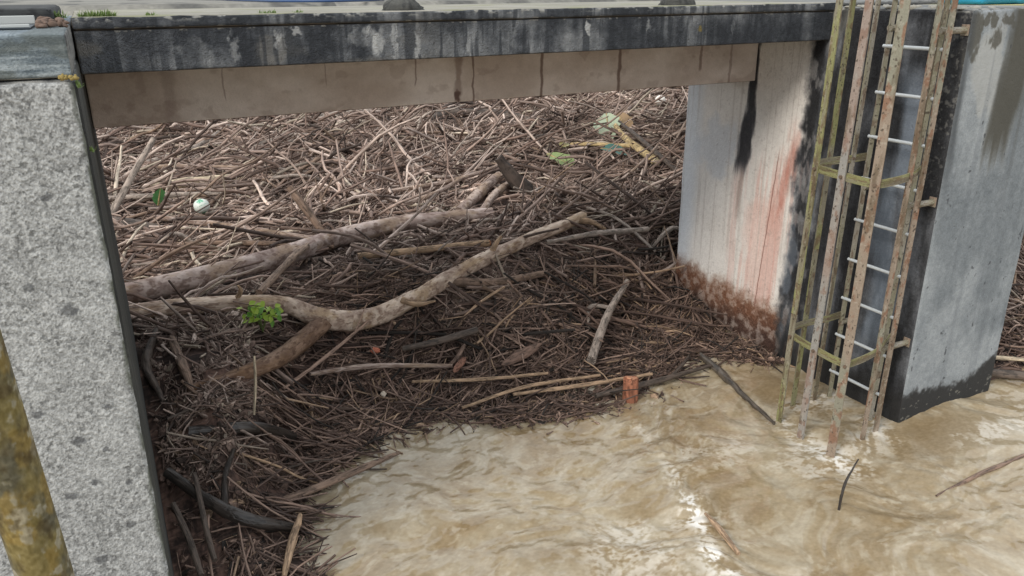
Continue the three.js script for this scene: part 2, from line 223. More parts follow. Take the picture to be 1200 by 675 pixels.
const endTex = tex(400, 1200, (u, v) => {
  const x = u * 1.105, y = -1 + v * 4; const n = fbm(x * 4, y * 3, 5), st = fbm(x * 18 + 3, y * 0.7, 4), st2 = fbm(x * 42, y * 1.3, 3), f = vn(x * 140, y * 140) - 0.5;
  let c = mix3([117, 124, 129], [150, 156, 160], sm(0.25, 0.75, n * 0.85 + st * 0.15)); c = c.map((q) => q + f * 18 + (st2 - 0.5) * 8 + (fbm(x * 30, y * 30, 3) - 0.5) * 22);
  c = mix3(c, [172, 173, 170], blotch(x, y, 0.3, 2.62, 0.18, 0.28, 2, 0.8) * 0.6);
  // dark algae runs from the top
  c = mix3(c, [70, 68, 60], sm(0.02, -0.06, Math.abs(x - 0.56 - 0.06 * (y - 2.4)) - 0.15 + 0.14 * (fbm(x * 8, y * 1.4, 4) - 0.5)) * sm(1.85, 2.15, y + 0.4 * (st - 0.5)) * 0.85);
  c = mix3(c, [78, 78, 72], sm(0.5, 0.65, st) * sm(1.4, 2.6, y) * sm(0.62, 0.8, x) * 0.7);
  for (const [bx, by, rx, ry] of [[0.06, 2.86, 0.07, 0.16], [0.2, 2.93, 0.09, 0.05], [0.27, 2.8, 0.06, 0.08], [0.4, 2.92, 0.07, 0.06]]) c = mix3(c, [76, 74, 66], blotch(x, y, bx, by, rx, ry, bx * 20, 0.9) * 0.75); // algae patches seen on the pier head
  c = mix3(c, [62, 66, 70], (1 - sm(0.02, 0.085, x + 0.07 * (fbm(x * 14, y * 2.5, 4) - 0.5))) * sm(1.5, 2.3, y) * 0.7);
  c = mix3(c, [92, 98, 104], sm(0.62, 0.72, fbm(x * 16 + 30, y * 0.5, 3)) * 0.18);
  c = mix3(c, [52, 54, 58], sm(0.88, 0.94, vn(x * 22 + 4, y * 12)) * sm(0.5, 0.7, vn(x * 60, y * 60)) * 0.6);
  // wet black band above the water
  const wl = 0.16 + 0.13 * (fbm(x * 6, 2.2, 4) - 0.4) + 0.12 * sm(0.65, 1.1, x); c = mix3(c, [40, 40, 40], (1 - sm(wl - 0.03, wl + 0.045, y + 0.09 * (fbm(x * 26, y * 26, 3) - 0.5))) * 0.93);
  c = mix3(c, [140, 138, 128], sm(0.7, 0.78, fbm(x * 26 + 11, y * 34, 3)) * (1 - sm(0.1, 0.2, y)) * 0.6);
  return c;
});
const pier = thing('bridge_pier', 'tall concrete pier with white rust-streaked side, black algae and a grey end face', 'pier');
{
  const g = castBox([0, -1, ZP], [1.105, H0, 0], { r: 0.02, chip: 1, step: 0.15 });
  mesh('pier_body', g, [plainConc, std({ map: sideTex, bumpMap: bump(3, 4), bumpScale: 0.005, roughness: 0.8 }), plainConc, plainConc, std({ map: endTex, bumpMap: bump(1.4, 5), bumpScale: 0.004, roughness: 0.85 }), plainConc], pier);
  mesh('topping', castBox([-0.0, 3.004, -2.95], [1.2, 3.03, ZB + 0.002], { r: 0.008, chip: 1 }), plainConc, pier);
  const R = rng(8), ls = []; for (let i = 0; i < 34; i++) { const q = lumpGeo(0.015 + R() * 0.035, 0.006 + R() * 0.014, 0.015 + R() * 0.03, i + 60, 0.45, 5); q.translate(R() * R() * 0.5 + 0.02, 3.0, -0.03 - R() * 1.0); ls.push(q); }
  const cr = mesh('broken_mortar', mergeGeometries(ls), std({ color: new THREE.Color().setRGB(0.33, 0.32, 0.28) }), pier); cr.userData.kind = 'stuff'; cr.userData.label = 'crumbled pale mortar along the pier top';
}
// deck slab edge and the recessed cross beam
const fasTex = (y0, y1, W, H) => tex(W, H, (u, v) => {
  const x = XL + u * 5.17, y = mix(y0, y1, v); const n = fbm(x * 2.2, y * 5, 5), st = fbm(x * 11, y * 1.8, 4), st2 = fbm(x * 30 + 5, y * 2.6, 4), f = vn(x * 150, y * 150) - 0.5, g = fbm(x * 34, y * 34, 3);
  let c = mix3([48, 52, 58], [122, 125, 128], sm(0.34, 0.74, n * 0.5 + st * 0.5)); c = c.map((q) => q + f * 14 + (g - 0.5) * 34);
  c = mix3(c, [112, 110, 106], sm(0.52, 0.68, fbm(x * 3.3 + 7, y * 6, 4)) * (1 - sm(-3.8, -3.0, x)) * 0.75);
  c = mix3(c, [38, 42, 48], sm(0.5, 0.66, st2) * 0.6);
  for (const [cx, cy, rx, ry, k] of [[-3.62, 2.87, 0.07, 0.1, 1], [-3.52, 2.84, 0.03, 0.13, 0.9], [-3.72, 2.89, 0.1, 0.06, 0.5], [-3.38, 2.83, 0.025, 0.11, 0.7], [-3.05, 2.82, 0.02, 0.09, 0.6], [-2.2, 2.9, 0.03, 0.045, 0.95], [-1.72, 2.91, 0.02, 0.05, 0.6], [-4.18, 2.9, 0.035, 0.05, 0.9], [-4.42, 2.86, 0.03, 0.1, 0.6], [-4.08, 2.94, 0.03, 0.03, 0.8], [-0.98, 2.88, 0.02, 0.05, 0.5], [-4.62, 2.84, 0.1, 0.08, 0.4], [-2.75, 2.85, 0.03, 0.08, 0.35]]) c = mix3(c, [172, 174, 174], blotch(x, y, cx, cy, rx, ry, cx * 7, 0.75) * k * (0.5 + 0.5 * sm(0.35, 0.6, st2)));
  c = mix3(c, [132, 112, 50], blotch(x, y, -1.28, 2.87, 0.02, 0.03, 3, 0.5) * 0.7);
  c = mix3(c, [164, 164, 158], sm(0.56, 0.7, fbm(x * 22 + 50, y * 40, 4)) * sm(2.992, 3.02, y) * 0.85);
  c = mix3(c, [150, 146, 136], sm(0.6, 0.72, fbm(x * 40, y * 55 + 9, 3)) * (1 - sm(0.004, 0.018, Math.abs(y - 2.966))) * 0.8);
  return c;
});
const beamTex = tex(1536, 128, (u, v) => {
  const x = XL + u * 5.17, y = 2.38 + v * 0.375; const n = fbm(x * 2, y * 4, 5), g = fbm(x * 20, y * 20, 3), f = vn(x * 160, y * 160) - 0.5;
  let c = mix3([186, 171, 161], [214, 203, 196], sm(0.25, 0.75, n)); c = c.map((q) => q + f * 9 + (g - 0.5) * 14);
  for (const [cx, w, k, top] of [[-3.124, 0.004, 0.7, 0.12], [-2.80, 0.022, 0.55, 0], [-2.681, 0.006, 0.9, 0], [-2.118, 0.010, 0.95, 0], [-1.424, 0.013, 0.95, 0], [-0.62, 0.012, 0.7, 0.1], [-0.3, 0.01, 0.5, 0], [-4.4, 0.004, 0.5, 0.1], [-3.75, 0.003, 0.4, 0.15], [-4.72, 0.03, 0.25, 0]]) { const d = Math.abs(x - cx - 0.02 * (fbm(y * 14, cx * 9, 3) - 0.5) - (y - 2.55) * 0.03); const ww = w * (0.5 + 1.3 * fbm(y * 22, cx * 5, 3)); c = mix3(c, [98, 78, 70], (1 - sm(ww * 0.5, ww * 1.5, d)) * k * 0.75 * (top ? sm(2.38 + top, 2.42 + top, y) : 1)); }
  c = mix3(c, [84, 62, 56], blotch(x, y, -2.81, 2.43, 0.025, 0.045, 4, 0.5) * 0.8);
  c = mix3(c, [96, 72, 62], sm(0.62, 0.72, fbm(x * 8, y * 10 + 3, 4)) * 0.14);
  return c;
});
const deckTopMat = std({ map: tex(512, 256, (u, v) => { const x = u * 5, y = v * 1.8, n = fbm(x * 3, y * 3, 4), s = speck(x, y); const c = mix3([126, 124, 114], [160, 157, 147], n).map((q) => q + s * 22); return mix3(c, [118, 122, 84], sm(0.55, 0.7, fbm(x * 5, y * 9, 4)) * 0.45); }), bumpMap: bump(6, 2), bumpScale: 0.004 });
const deck = thing('bridge_deck', 'long dark-stained concrete bridge deck with a brown beam beneath', 'bridge');
{
  const m1 = std({ map: fasTex(2.755, 2.966, 1800, 80), bumpMap: bump(10, 0.5), bumpScale: 0.014 }), m2 = std({ map: fasTex(2.968, 3.03, 1800, 24), bumpMap: bump(10, 0.2), bumpScale: 0.006 });
  const under = std({ map: plainTex, color: 0xb0a090 });
  mesh('edge_beam', castBox([XL + 0.002, 2.755, -2.95], [-0.002, 2.966, ZB], { r: 0.008, chip: 1, step: 0.12 }), [under, under, under, under, m1, under], deck);
  mesh('deck_slab', castBox([XL + 0.002, 2.968, -2.96], [-0.002, 3.03, ZB + 0.012], { r: 0.012, chip: 2.4, step: 0.03 }), [under, under, deckTopMat, under, m2, under], deck);
  tag(mesh('cross_beam', castBox([XL + 0.002, 2.38, -2.35], [-0.002, 2.753, -1.9], { r: 0.01, chip: 0.7, step: 0.15 }), [under, under, under, under, std({ map: beamTex, bumpMap: bump(10, 0.8), bumpScale: 0.003, roughness: 0.85 }), under], deck), 'brown beam recessed under the deck, with dark vertical cracks');
  for (const [x, w, s] of [[-3.42, 0.125, 3], [-1.42, 0.15, 7]]) { const g = lumpGeo(w, 0.075, 0.09, s, 0.28, 16); const m = mesh('post_stump', g, std({ map: plainTex, color: 0xa8a8a4, bumpMap: bump(1, 1), bumpScale: 0.006 }), deck); m.position.set(x, 3.028, -1.235); }
}

// ---------------------------------------------------------------- river
// raft front line, width of its slope, steepness
const XF = [-9, -5.3, -4.75, -4.45, -4.35, -3.96, -3.35, -2.85, -2.1, -1.57, -0.52, -0.2, 0, 0.55, 1.1, 1.3, 9], ZF = [0.5, 0.5, 0.35, -0.4, -1.1, -1.5, -1.72, -1.55, -1.22, -1.28, -1.55, -1.25, -1.2, -1.2, -0.15, -0.1, -0.1];
const XW = [-9, -5.2, -4.4, -3.6, -2.5, -1.2, 0, 0.8, 1.3, 9], WW = [2.9, 2.9, 1.9, 1.5, 1.6, 2.4, 3.2, 3.2, 2.6, 2.6];
const raftS = (x, z) => interp(x, XF, ZF) - z;
function raftY(x, z) {
  const s = raftS(x, z); if (s < 0) return Math.max(-0.3, s * 0.35);
  const t = Math.min(1, s / interp(x, XW, WW)), ss = t * t * (3 - 2 * t);
  return 0.02 + 0.74 * (0.55 + 0.45 * sm(0.3, 0.75, t)) * Math.pow(ss, x < -2.5 ? 1 : Math.min(1.5, 1 + (x + 2.5) / 5)) + 0.012 * Math.min(8, Math.max(0, s - 3));
}
const logSegs = [], LG = { x0: -6.5, z0: -12.5, s: 0.06, nx: 240, nz: 225, d: null };
function logGrid() { LG.d = new Float32Array(LG.nx * LG.nz).fill(9); for (const [ax, ay, az, bx, by, bz, r] of logSegs) { const i0 = Math.max(0, Math.floor((Math.min(ax, bx) - 1 - LG.x0) / LG.s)), i1 = Math.min(LG.nx - 1, Math.ceil((Math.max(ax, bx) + 1 - LG.x0) / LG.s)), j0 = Math.max(0, Math.floor((Math.min(az, bz) - 1 - LG.z0) / LG.s)), j1 = Math.min(LG.nz - 1, Math.ceil((Math.max(az, bz) + 1 - LG.z0) / LG.s)); const dx = bx - ax, dz = bz - az, l2 = dx * dx + dz * dz || 1;
  for (let j = j0; j <= j1; j++) for (let i = i0; i <= i1; i++) { const x = LG.x0 + i * LG.s, z = LG.z0 + j * LG.s, t = Math.max(0, Math.min(1, ((x - ax) * dx + (z - az) * dz) / l2)), d = Math.hypot(x - ax - t * dx, z - az - t * dz) - r, k = j * LG.nx + i; if (d < LG.d[k]) LG.d[k] = d; } } }
function logDist(x, z) { const i = Math.round((x - LG.x0) / LG.s), j = Math.round((z - LG.z0) / LG.s); return i < 0 || j < 0 || i >= LG.nx || j >= LG.nz ? 9 : LG.d[j * LG.nx + i]; }
const raftBump = (x, z) => (0.25 + 0.75 * sm(0.1, 0.6, logDist(x, z))) * (fbm(x * 1.6 + 40, z * 1.6 + 40, 3) - 0.5) * 0.3 * sm(0, 0.8, raftS(x, z)) + (fbm(x * 5, z * 5, 3) - 0.5) * 0.15 * sm(-0.05, 0.3, raftS(x, z));
const bedY = (x, z) => raftY(x, z) + raftBump(x, z) - 0.03;
function gridMesh(xs, zs, fy, fc) {
  const pos = [], uv = [], col = [], idx = [], nx = xs.length;
  for (const z of zs) for (const x of xs) { pos.push(x, fy(x, z), z); uv.push(x, -z); if (fc) col.push(...fc(x, z)); }
  for (let j = 0; j < zs.length - 1; j++) for (let i = 0; i < nx - 1; i++) { const A = j * nx + i, B = A + 1, C = A + nx, D = C + 1; idx.push(A, C, B, B, C, D); }
  const g = new THREE.BufferGeometry(); g.setAttribute('position', new THREE.Float32BufferAttribute(pos, 3)); g.setAttribute('uv', new THREE.Float32BufferAttribute(uv, 2)); if (fc) g.setAttribute('color', new THREE.Float32BufferAttribute(col, 3)); g.setIndex(idx); g.computeVertexNormals(); return g;
}
const range = (a, b, s) => { const n = Math.round((b - a) / s), o = []; for (let i = 0; i <= n; i++) o.push(mix(a, b, i / n)); return o; };
const outer = (a, b) => [-400, -120, -40, -16].map((d) => a + d).concat([]);
// riverbed and land to the horizon
mesh('riverbed', gridMesh([-500, -60, -20, 20, 60, 500], [-500, -60, -20, 20, 60, 500], () => -1.0), std({ color: new THREE.Color().setRGB(0.16, 0.12, 0.08) })).userData.kind = 'structure';
// the concrete yard on the far bank
{
  const g = gridMesh(range(-60, 80, 4), [-300, -120, -60, -40, -30, -24, -20, -17, -15.6, -14.6, -13.6], (x, z) => z > -15 ? (z > -14 ? 0.2 : 2.4) : 2.9 + 0.02 * (vn(x, z) - 0.5));
  const m = mesh('far_bank_ground', g, std({ map: (() => { const t = plainTex.clone(); t.repeat.set(0.06, 0.06); t.needsUpdate = true; return t; })(), color: 0xfffaf0 })); m.userData.kind = 'structure';
}
// water: turbid, boiling out from under the raft
const chute = [[-2.04, -1.24], [-1.85, -0.807], [-2.04, -0.141], [-2.3, 0.526], [-2.45, 0.95], [-2.6, 1.5]];
function dChute(x, z) { let b = 9; for (let i = 0; i < chute.length - 1; i++) { const [ax, az] = chute[i], [bx, bz] = chute[i + 1], dx = bx - ax, dz = bz - az, t = Math.max(0, Math.min(1, ((x - ax) * dx + (z - az) * dz) / (dx * dx + dz * dz))); b = Math.min(b, Math.hypot(x - ax - t * dx, z - az - t * dz)); } return b; }
const bars = [[-0.79, -0.449], [-0.5, -0.59], [-0.835, -0.184], [-0.29, -0.57], [-0.84, 0.108], [-0.45, 0.05], [-0.25, 0], [-0.13, -0.56], [-0.15, -0.135]];
function dBars(x, z) { let b = 9; for (const [bx, bz] of bars) b = Math.min(b, Math.hypot(x - bx, (z - bz) * (z > bz ? 0.55 : 1))); return b; }
function flow(x, z) { const a = fbm(x * 1.6 + 5, z * 1.6 + 2, 2) - 0.5, b = fbm(x * 1.6 + 25, z * 1.6 + 12, 2) - 0.5; return [x + a * 0.5, z + b * 0.5]; }
const calm = (x, z) => Math.max(blotch(x, z, 0.25, 0.32, 0.6, 0.32, 3, 0.2), blotch(x, z, -0.45, -0.75, 0.3, 0.5, 5, 0.2)) ;
function waterY(x, z) {
  const [fx, fz] = flow(x, z), k = 1 - 0.75 * calm(x, z);
  const r = (a) => 1 - Math.abs(2 * a - 1);
  let y = 0.07 * (fbm(fx * 1.5, fz * 1.9, 2) - 0.5) + 0.036 * k * (fbm(fx * 4.5, fz * 6, 2) - 0.5) + 0.003 * k * (r(fbm(fx * 7 + 2, fz * 10, 2)) - 0.5) + 0.012 * k * (fbm(fx * 12, fz * 16, 2) - 0.5) + 0.005 * k * (fbm(x * 30 + fz * 6, z * 36, 2) - 0.5);
  const d = dChute(x, z); y += 0.05 * Math.exp(-d * d / 0.06) * (r(fbm(fx * 4, fz * 6, 3)) - 0.35);
  const b = dBars(x, z); y += 0.02 * Math.exp(-b * b / 0.01) * (fbm(x * 20, z * 20, 2)) - 0.03 * Math.exp(-b * b / 0.06);
  return y - 0.005;
}
const waterTex = tex(1800, 900, (u, v) => {
  const x = -5.4 + u * 8, z = 2 - v * 4; const [fx, fz] = flow(x, z), rg = (a) => 1 - Math.abs(2 * a - 1);
  const n = fbm(fx * 1.1, fz * 1.4, 3), st = rg(fbm(fx * 4.5, fz * 7, 3)), fn = rg(fbm(fx * 13, fz * 19, 3)), f2 = fbm(x * 45, z * 60, 2), sp = fbm(fx * 24 + 5, fz * 40, 2);
  const tur = 1 - calm(x, z);
  const th = Math.atan2(x + 0.9, z + 1.7), rh = Math.hypot(x + 0.9, z + 1.7), run = sm(-2.3, -1.7, x), strk = fbm(th * 9 + (n - 0.5) * 2, rh * 2.2, 4);
  let c = mix3([138, 120, 92], [156, 141, 115], sm(0.3, 0.7, n));
  c = mix3(c, [178, 168, 147], sm(0.4, 0.95, rg(fbm(fx * 2.6 + 8, fz * 3.6, 4))) * (0.6 - 0.3 * run) * tur); c = mix3(c, [184, 174, 153], sm(0.48, 0.7, strk) * run * 0.5 * tur); c = mix3(c, [192, 184, 166], sm(0.56, 0.72, fbm(fx * 14 + 3, fz * 20, 4)) * 0.42 * tur);
  c = mix3(c, [138, 115, 78], sm(0.56, 0.74, fbm(fx * 3.2 + 60, fz * 4.4 + 7, 4)) * 0.26 * tur);
  const [wx, wz] = flow(fx * 1.7 + 4, fz * 1.7 + 9), sw = fbm(wx * 4.5 + fz * 2, wz * 6.5, 5); c = mix3(c, [190, 182, 164], sm(0.5, 0.74, sw) * 0.36 * tur); c = mix3(c, [146, 124, 88], sm(0.5, 0.34, sw) * 0.2 * tur);
  c = c.map((q) => q + (f2 - 0.5) * 20);
  const d = dChute(x, z), b = dBars(x, z), fo = sm(0.44, 0.62, fbm(fx * 16 + 4, fz * 22, 4) * 0.6 + f2 * 0.25 + fn * 0.15), wide = sm(-0.4, 0.5, z);
  const fm = Math.exp(-d * d / 0.004) * (0.3 + 0.6 * wide) * sm(0.35, 0.6, fbm(x * 5 + 2, z * 5, 2)) + Math.exp(-d * d / 0.035) * 0.4 * wide * sm(0.4, 0.62, fbm(x * 4 + 9, z * 4, 3)) + Math.exp(-b * b / 0.014) * 0.5 + 0.35 * blotch(x, z, 0.55, 0.45, 0.6, 0.14, 4, 0.5) + 0.3 * blotch(x, z, -0.95, 0.15, 0.4, 0.3, 5, 0.6) + 0.25 * blotch(x, z, -1.6, -0.3, 0.4, 0.25, 6, 0.6) + 0.3 * blotch(x, z, -2.7, 0.35, 0.3, 0.4, 9, 0.6);
  return mix3(c, [238, 236, 230], Math.min(0.95, fm * fo * 1.25 + 0.8 * Math.exp(-Math.pow(Math.max(0, -raftS(x, z)) / 0.05, 2)) * sm(0.5, 0.66, fbm(x * 11, z * 11, 4)) * (x < 0 ? 0.6 : 0)));
});
waterTex.wrapS = waterTex.wrapT = THREE.ClampToEdgeWrapping;
{
  const xs = [-400, -100, -30, -12, -7, -5.6].concat(range(-5.2, 2.0, 0.016), [2.4, 3, 5, 12, 40, 120, 400]), zs = [-400, -100, -30, -12, -5, -2.6].concat(range(-2.0, 1.75, 0.016), [2.0, 2.4, 3, 5, 12, 40, 120, 400]);
  const g = gridMesh(xs, zs, (x, z) => Math.abs(x) > 8 || Math.abs(z) > 8 ? -0.02 : waterY(x, z));
  const uv = g.attributes.uv; for (let i = 0; i < uv.count; i++) uv.setXY(i, (uv.getX(i) + 5.4) / 8, (2 + uv.getY(i)) / 4);
  const m = mesh('river_water', g, new THREE.MeshPhysicalMaterial({ map: waterTex, roughness: 0.06, ior: 1.5, specularIntensity: 1 })); m.userData.kind = 'structure';
}
// ---------------------------------------------------------------- the raft of driftwood
const bark = tex(128, 512, (u, v) => { const a = u * Math.PI * 2, cx = Math.cos(a), cy = Math.sin(a), y = v * 20; const st = fbm3(cx * 4, cy * 4, y * 0.35, 3), n = fbm3(cx * 1.4 + 9, cy * 1.4, y * 0.9, 4), k = sm(0.6, 0.72, fbm3(cx * 2.2, cy * 2.2 + 4, y * 1.3, 3)), p = sm(0.55, 0.68, fbm3(cx * 1.2 + 30, cy * 1.2, y * 0.6, 4)); const L = 186 + (st - 0.5) * 120 + (n - 0.5) * 90 - k * 46; return mix3([L * 1.02, L, L * 0.97], [232, 226, 218], p * 0.5); });
const barkMat = (r, g, b, rough = 0.9) => std({ map: bark, color: new THREE.Color().setRGB(r, g, b), bumpMap: bark, bumpScale: 0.006, roughness: rough });
const M = { pale: barkMat(0.78, 0.68, 0.60), grey: barkMat(0.62, 0.54, 0.49), cream: barkMat(0.95, 0.83, 0.64), brown: barkMat(0.40, 0.29, 0.23), tan: barkMat(0.72, 0.52, 0.36), dark: barkMat(0.17, 0.135, 0.115, 0.7), wet: barkMat(0.075, 0.065, 0.06, 0.35), yellow: barkMat(0.86, 0.68, 0.38), red: barkMat(0.62, 0.26, 0.16) };
const trunkTex = tex(256, 1024, (u, v) => { const a = u * Math.PI * 2, cx = Math.cos(a), cy = Math.sin(a), y = v * 24; const n = fbm3(cx * 0.9 + 3, cy * 0.9, y * 0.5, 4), m = fbm3(cx * 1.3 + 30, cy * 1.3, y * 0.45, 4), f = fbm3(cx * 8, cy * 8, y * 4, 3), k = fbm3(cx * 3 + 7, cy * 3, y * 1.6, 3); let c = mix3([168, 156, 150], [212, 204, 198], sm(0.32, 0.62, n)); c = mix3(c, [166, 146, 116], sm(0.46, 0.72, m) * 0.5); c = mix3(c, [226, 223, 218], sm(0.54, 0.7, fbm3(cx * 1.6 + 50, cy * 1.6, y * 1.1, 5)) * 0.5); c = mix3(c, [112, 94, 84], sm(0.52, 0.72, k) * 0.55); return c.map((q) => q + (f - 0.5) * 44); });
trunkTex.repeat.set(1, 0.5);
const trunkMat = (r, g, b) => std({ map: trunkTex, color: new THREE.Color().setRGB(r, g, b), bumpMap: trunkTex, bumpScale: 0.008, roughness: 0.88 });
M.pale = trunkMat(0.68, 0.59, 0.54);
const cutMat = { orange: std({ color: new THREE.Color().setRGB(0.42, 0.2, 0.1) }), straw: std({ color: new THREE.Color().setRGB(0.5, 0.38, 0.2) }) };
function note(pts, radii) { const c = new THREE.CatmullRomCurve3(pts.map((p) => new THREE.Vector3(...p))), q = c.getPoints(12); for (let i = 0; i < 12; i++) { const f = i / 12 * (radii.length - 1), k = Math.min(radii.length - 2, Math.floor(f)); logSegs.push([q[i].x, q[i].y, q[i].z, q[i + 1].x, q[i + 1].y, q[i + 1].z, mix(radii[k], radii[k + 1], f - k)]); } }
function log(name, label, category, pts, radii, mat, { seed, group, cut, radial = 10, lump = 0.14, twigs = [] } = {}) {
  note(pts, radii); for (const [tp, tr] of twigs) note(tp, tr);
  const parts = twigs.length || cut;
  const g = branchGeo(pts, radii, { seed: seed || pts[0][0] * 7 + pts[0][2] * 3, radial, lump });
  if (!parts) return tag(mesh(name, g, mat), label, category, group);
  const t = thing(name, label, category, [0, 0, 0], group); mesh('stem', g, mat, t);
  for (const [tp, tr, tm] of twigs) mesh('side_branch', branchGeo(tp, tr, { seed: tp[0][0] * 5, radial: 7, lump: 0.18 }), tm || mat, t);
  if (cut) { const a = new THREE.Vector3(...pts[cut.end === 0 ? 0 : pts.length - 1]), b = new THREE.Vector3(...pts[cut.end === 0 ? 1 : pts.length - 2]), d = a.clone().sub(b).normalize(), r = radii[cut.end === 0 ? 0 : radii.length - 1]; const A = a.clone().addScaledVector(d, -r * 0.2), B = a.clone().addScaledVector(d, r * (cut.out || 0.55)); mesh('cut_end', branchGeo([A.toArray(), B.toArray()], [r * 0.98, r * 0.8], { seed: 4, radial: 10, lump: 0.1, seg: 3 }), cut.mat, t); }
  return t;
}
log('driftwood_log', 'thick pale grey log lying along the raft behind the forked trunk', 'log', [[-5.35, .84, -3.3], [-4.57, .855, -3.44], [-3.89, .87, -3.64], [-3.25, .89, -3.94], [-2.48, .88, -4.12], [-1.52, .86, -4.12]], [.105, .1, .095, .09, .08, .065], trunkMat(0.8, 0.71, 0.68), { radial: 18, lump: 0.14 });
log('fallen_trunk', 'long crooked pale trunk with yellowish bark and a buried side limb', 'tree trunk', [[-5.22, .80, -3], [-4.64, .82, -2.84], [-4.06, .76, -2.74], [-3.77, .64, -2.57], [-3.4, .57, -2.57], [-3, .64, -2.61], [-2.65, .75, -2.68], [-2.15, .82, -2.86], [-1.52, .82, -3.2], [-.6, .80, -3.72]], [.058, .06, .064, .085, .082, .07, .066, .064, .06, .056], trunkMat(0.98, 0.86, 0.74), { radial: 18, lump: 0.2, twigs: [[[[-3.76, .62, -2.56], [-4.11, .56, -2.24], [-4.48, .66, -1.8], [-4.9, .70, -1.62]], [.075, .068, .058, .03], trunkMat(0.42, 0.3, 0.22)], [[[-.75, .81, -3.62], [-.55, .76, -3.62], [-.38, .66, -3.6]], [.05, .035, .02], M.tan], [[[-2.1, .86, -2.88], [-2.06, .95, -2.86], [-2.0, 1.0, -2.88]], [.03, .024, .012], M.tan], [[[-4.4, .84, -2.8], [-4.36, .92, -2.76], [-4.38, .97, -2.74]], [.022, .018, .008], M.tan], [[[-3.1, .68, -2.55], [-3.0, .66, -2.44], [-2.86, .68, -2.4]], [.03, .022, .01], M.tan], [[[-2.62, .73, -2.68], [-2.2, .66, -2.62], [-1.6, .62, -2.72]], [.045, .04, .03], M.brown]] });
log('cut_log', 'straight brown log with a fresh orange cut end', 'log', [[-3.21, .83, -3.44], [-2.58, .84, -3.3], [-1.97, .83, -3.24]], [.03, .034, .036], M.tan, { cut: { mat: cutMat.orange, end: 1 } });
log('bare_branch', 'straight grey-brown branch beyond the broken end of the crooked trunk', 'branch', [[-1.35, .76, -3.19], [-.577, .68, -3.44], [.05, .65, -3.4]], [.02, .03, .032], M.grey);
log('bare_branch', 'smooth grey branch leaning down the dark front of the raft', 'branch', [[-1.7, .14, -1.75], [-1.25, .27, -2.22], [-.66, .37, -2.74]], [.042, .036, .028], M.grey, { twigs: [[[[-1.1, .3, -2.36], [-1.28, .32, -2.44], [-1.42, .2, -2.25]], [.022, .02, .014]]] });
log('driftwood_log', 'bleached whitish log beside the upright dark snag', 'log', [[-1.77, .84, -4.42], [-1.16, .86, -5.14], [-.45, .87, -5.95]], [.06, .066, .062], M.pale, { radial: 12 });
log('driftwood_log', 'bleached whitish log with its end under the upright dark snag', 'log', [[-1.62, .82, -4.22], [-1.09, .86, -4.9], [-.6, .86, -5.38]], [.045, .05, .042], M.pale, { radial: 12 });
log('tree_snag', 'dark broken snag standing up out of the raft', 'snag', [[-.55, .7, -5.0], [-.769, 1.006, -5.1], [-.93, 1.23, -5.15]], [.11, .085, .045], barkMat(0.1, 0.078, 0.068), { lump: 0.35 });
log('bent_stick', 'brown stick jutting up from the raft above the thick grey log', 'stick', [[-3.549, 1.286, -4.55], [-3.419, 1.04, -4.4], [-3.3, .82, -4.26]], [.036, .038, .034], M.brown, { lump: 0.22 });
log('bent_stick', 'bare brown stick propped across the thick grey log', 'stick', [[-3.28, .86, -4.26], [-3.75, .92, -3.5], [-4.2, .82, -2.92]], [.03, .033, .03], barkMat(0.5, 0.38, 0.31));
log('leaning_pole', 'grey pole leaning up against nothing beside the abutment wall', 'pole', [[-5.22, .82, -6.2], [-4.93, 1.2, -6.4], [-4.64, 1.556, -6.6]], [.04, .037, .03], M.grey).userData.label = 'grey pole sticking up at a slant beside the abutment wall';
log('bare_branch', 'long dark branch slanting across the raft below the leaning pole top', 'branch', [[-4.77, .9, -8.67], [-4.02, .93, -9.39], [-3.18, .93, -11.5]], [.035, .04, .035], M.grey);
log('straight_pole', 'thin pale pole lying level behind the cream stripped root', 'pole', [[-5.31, .9, -8.47], [-4.48, .92, -8.2], [-3.58, .88, -7.88]], [.03, .036, .03], M.pale);
log('stripped_root', 'cream coloured stripped root lying in the grey litter', 'root', [[-4.85, .86, -7.23], [-4.3, .88, -7.28], [-3.6, .87, -7.26]], [.04, .075, .035], M.cream, { lump: 0.3 });
log('driftwood_log', 'short dark log against the abutment, under the pale crooked branch', 'log', [[-5.5, .83, -6.05], [-5.07, .86, -5.53], [-4.79, .85, -5.26]], [.065, .065, .05], M.dark);
log('bare_branch', 'pale crooked branch running down to the bent stick', 'branch', [[-4.81, .87, -5.69], [-4.36, .88, -5.16], [-3.92, .86, -4.69], [-3.4, .86, -4.05]], [.03, .035, .03, .022], M.pale);
log('driftwood_log', 'knobbly black log lying far out on the raft', 'log', [[.028, .92, -10.1], [.6, .98, -10.5], [1.5, .95, -9.96], [1.9, .9, -8.8]], [.07, .1, .085, .05], M.dark, { lump: 0.35 });
log('straight_pole', 'long grey pole lying under the brown beam, far out on the raft', 'pole', [[-2.65, .92, -11.4], [-1.63, .95, -11.5], [-.253, .95, -11.9]], [.05, .055, .05], M.grey);
log('wet_log', 'black waterlogged log sunk in mud near the abutment', 'log', [[-4.95, .56, -1.3], [-4.6, .50, -1.3], [-4.26, .18, -1.6]], [.035, .042, .03], M.wet);
log('wet_log', 'black wet forked log at the foot of the abutment', 'log', [[-5.11, .46, -1.06], [-4.92, .36, -.79], [-4.75, .29, -.63], [-4.5, .12, -.66]], [.03, .036, .04, .03], M.wet, { twigs: [[[[-4.85, .33, -.72], [-4.8, .42, -.95], [-4.72, .47, -1.12]], [.025, .02, .012]]] });
log('thin_pole', 'long thin pale pole lying low on the dark front of the raft', 'pole', [[-4.01, .38, -2.13], [-3.54, .32, -2.17], [-2.89, .25, -2.0]], [.016, .022, .018], M.pale);
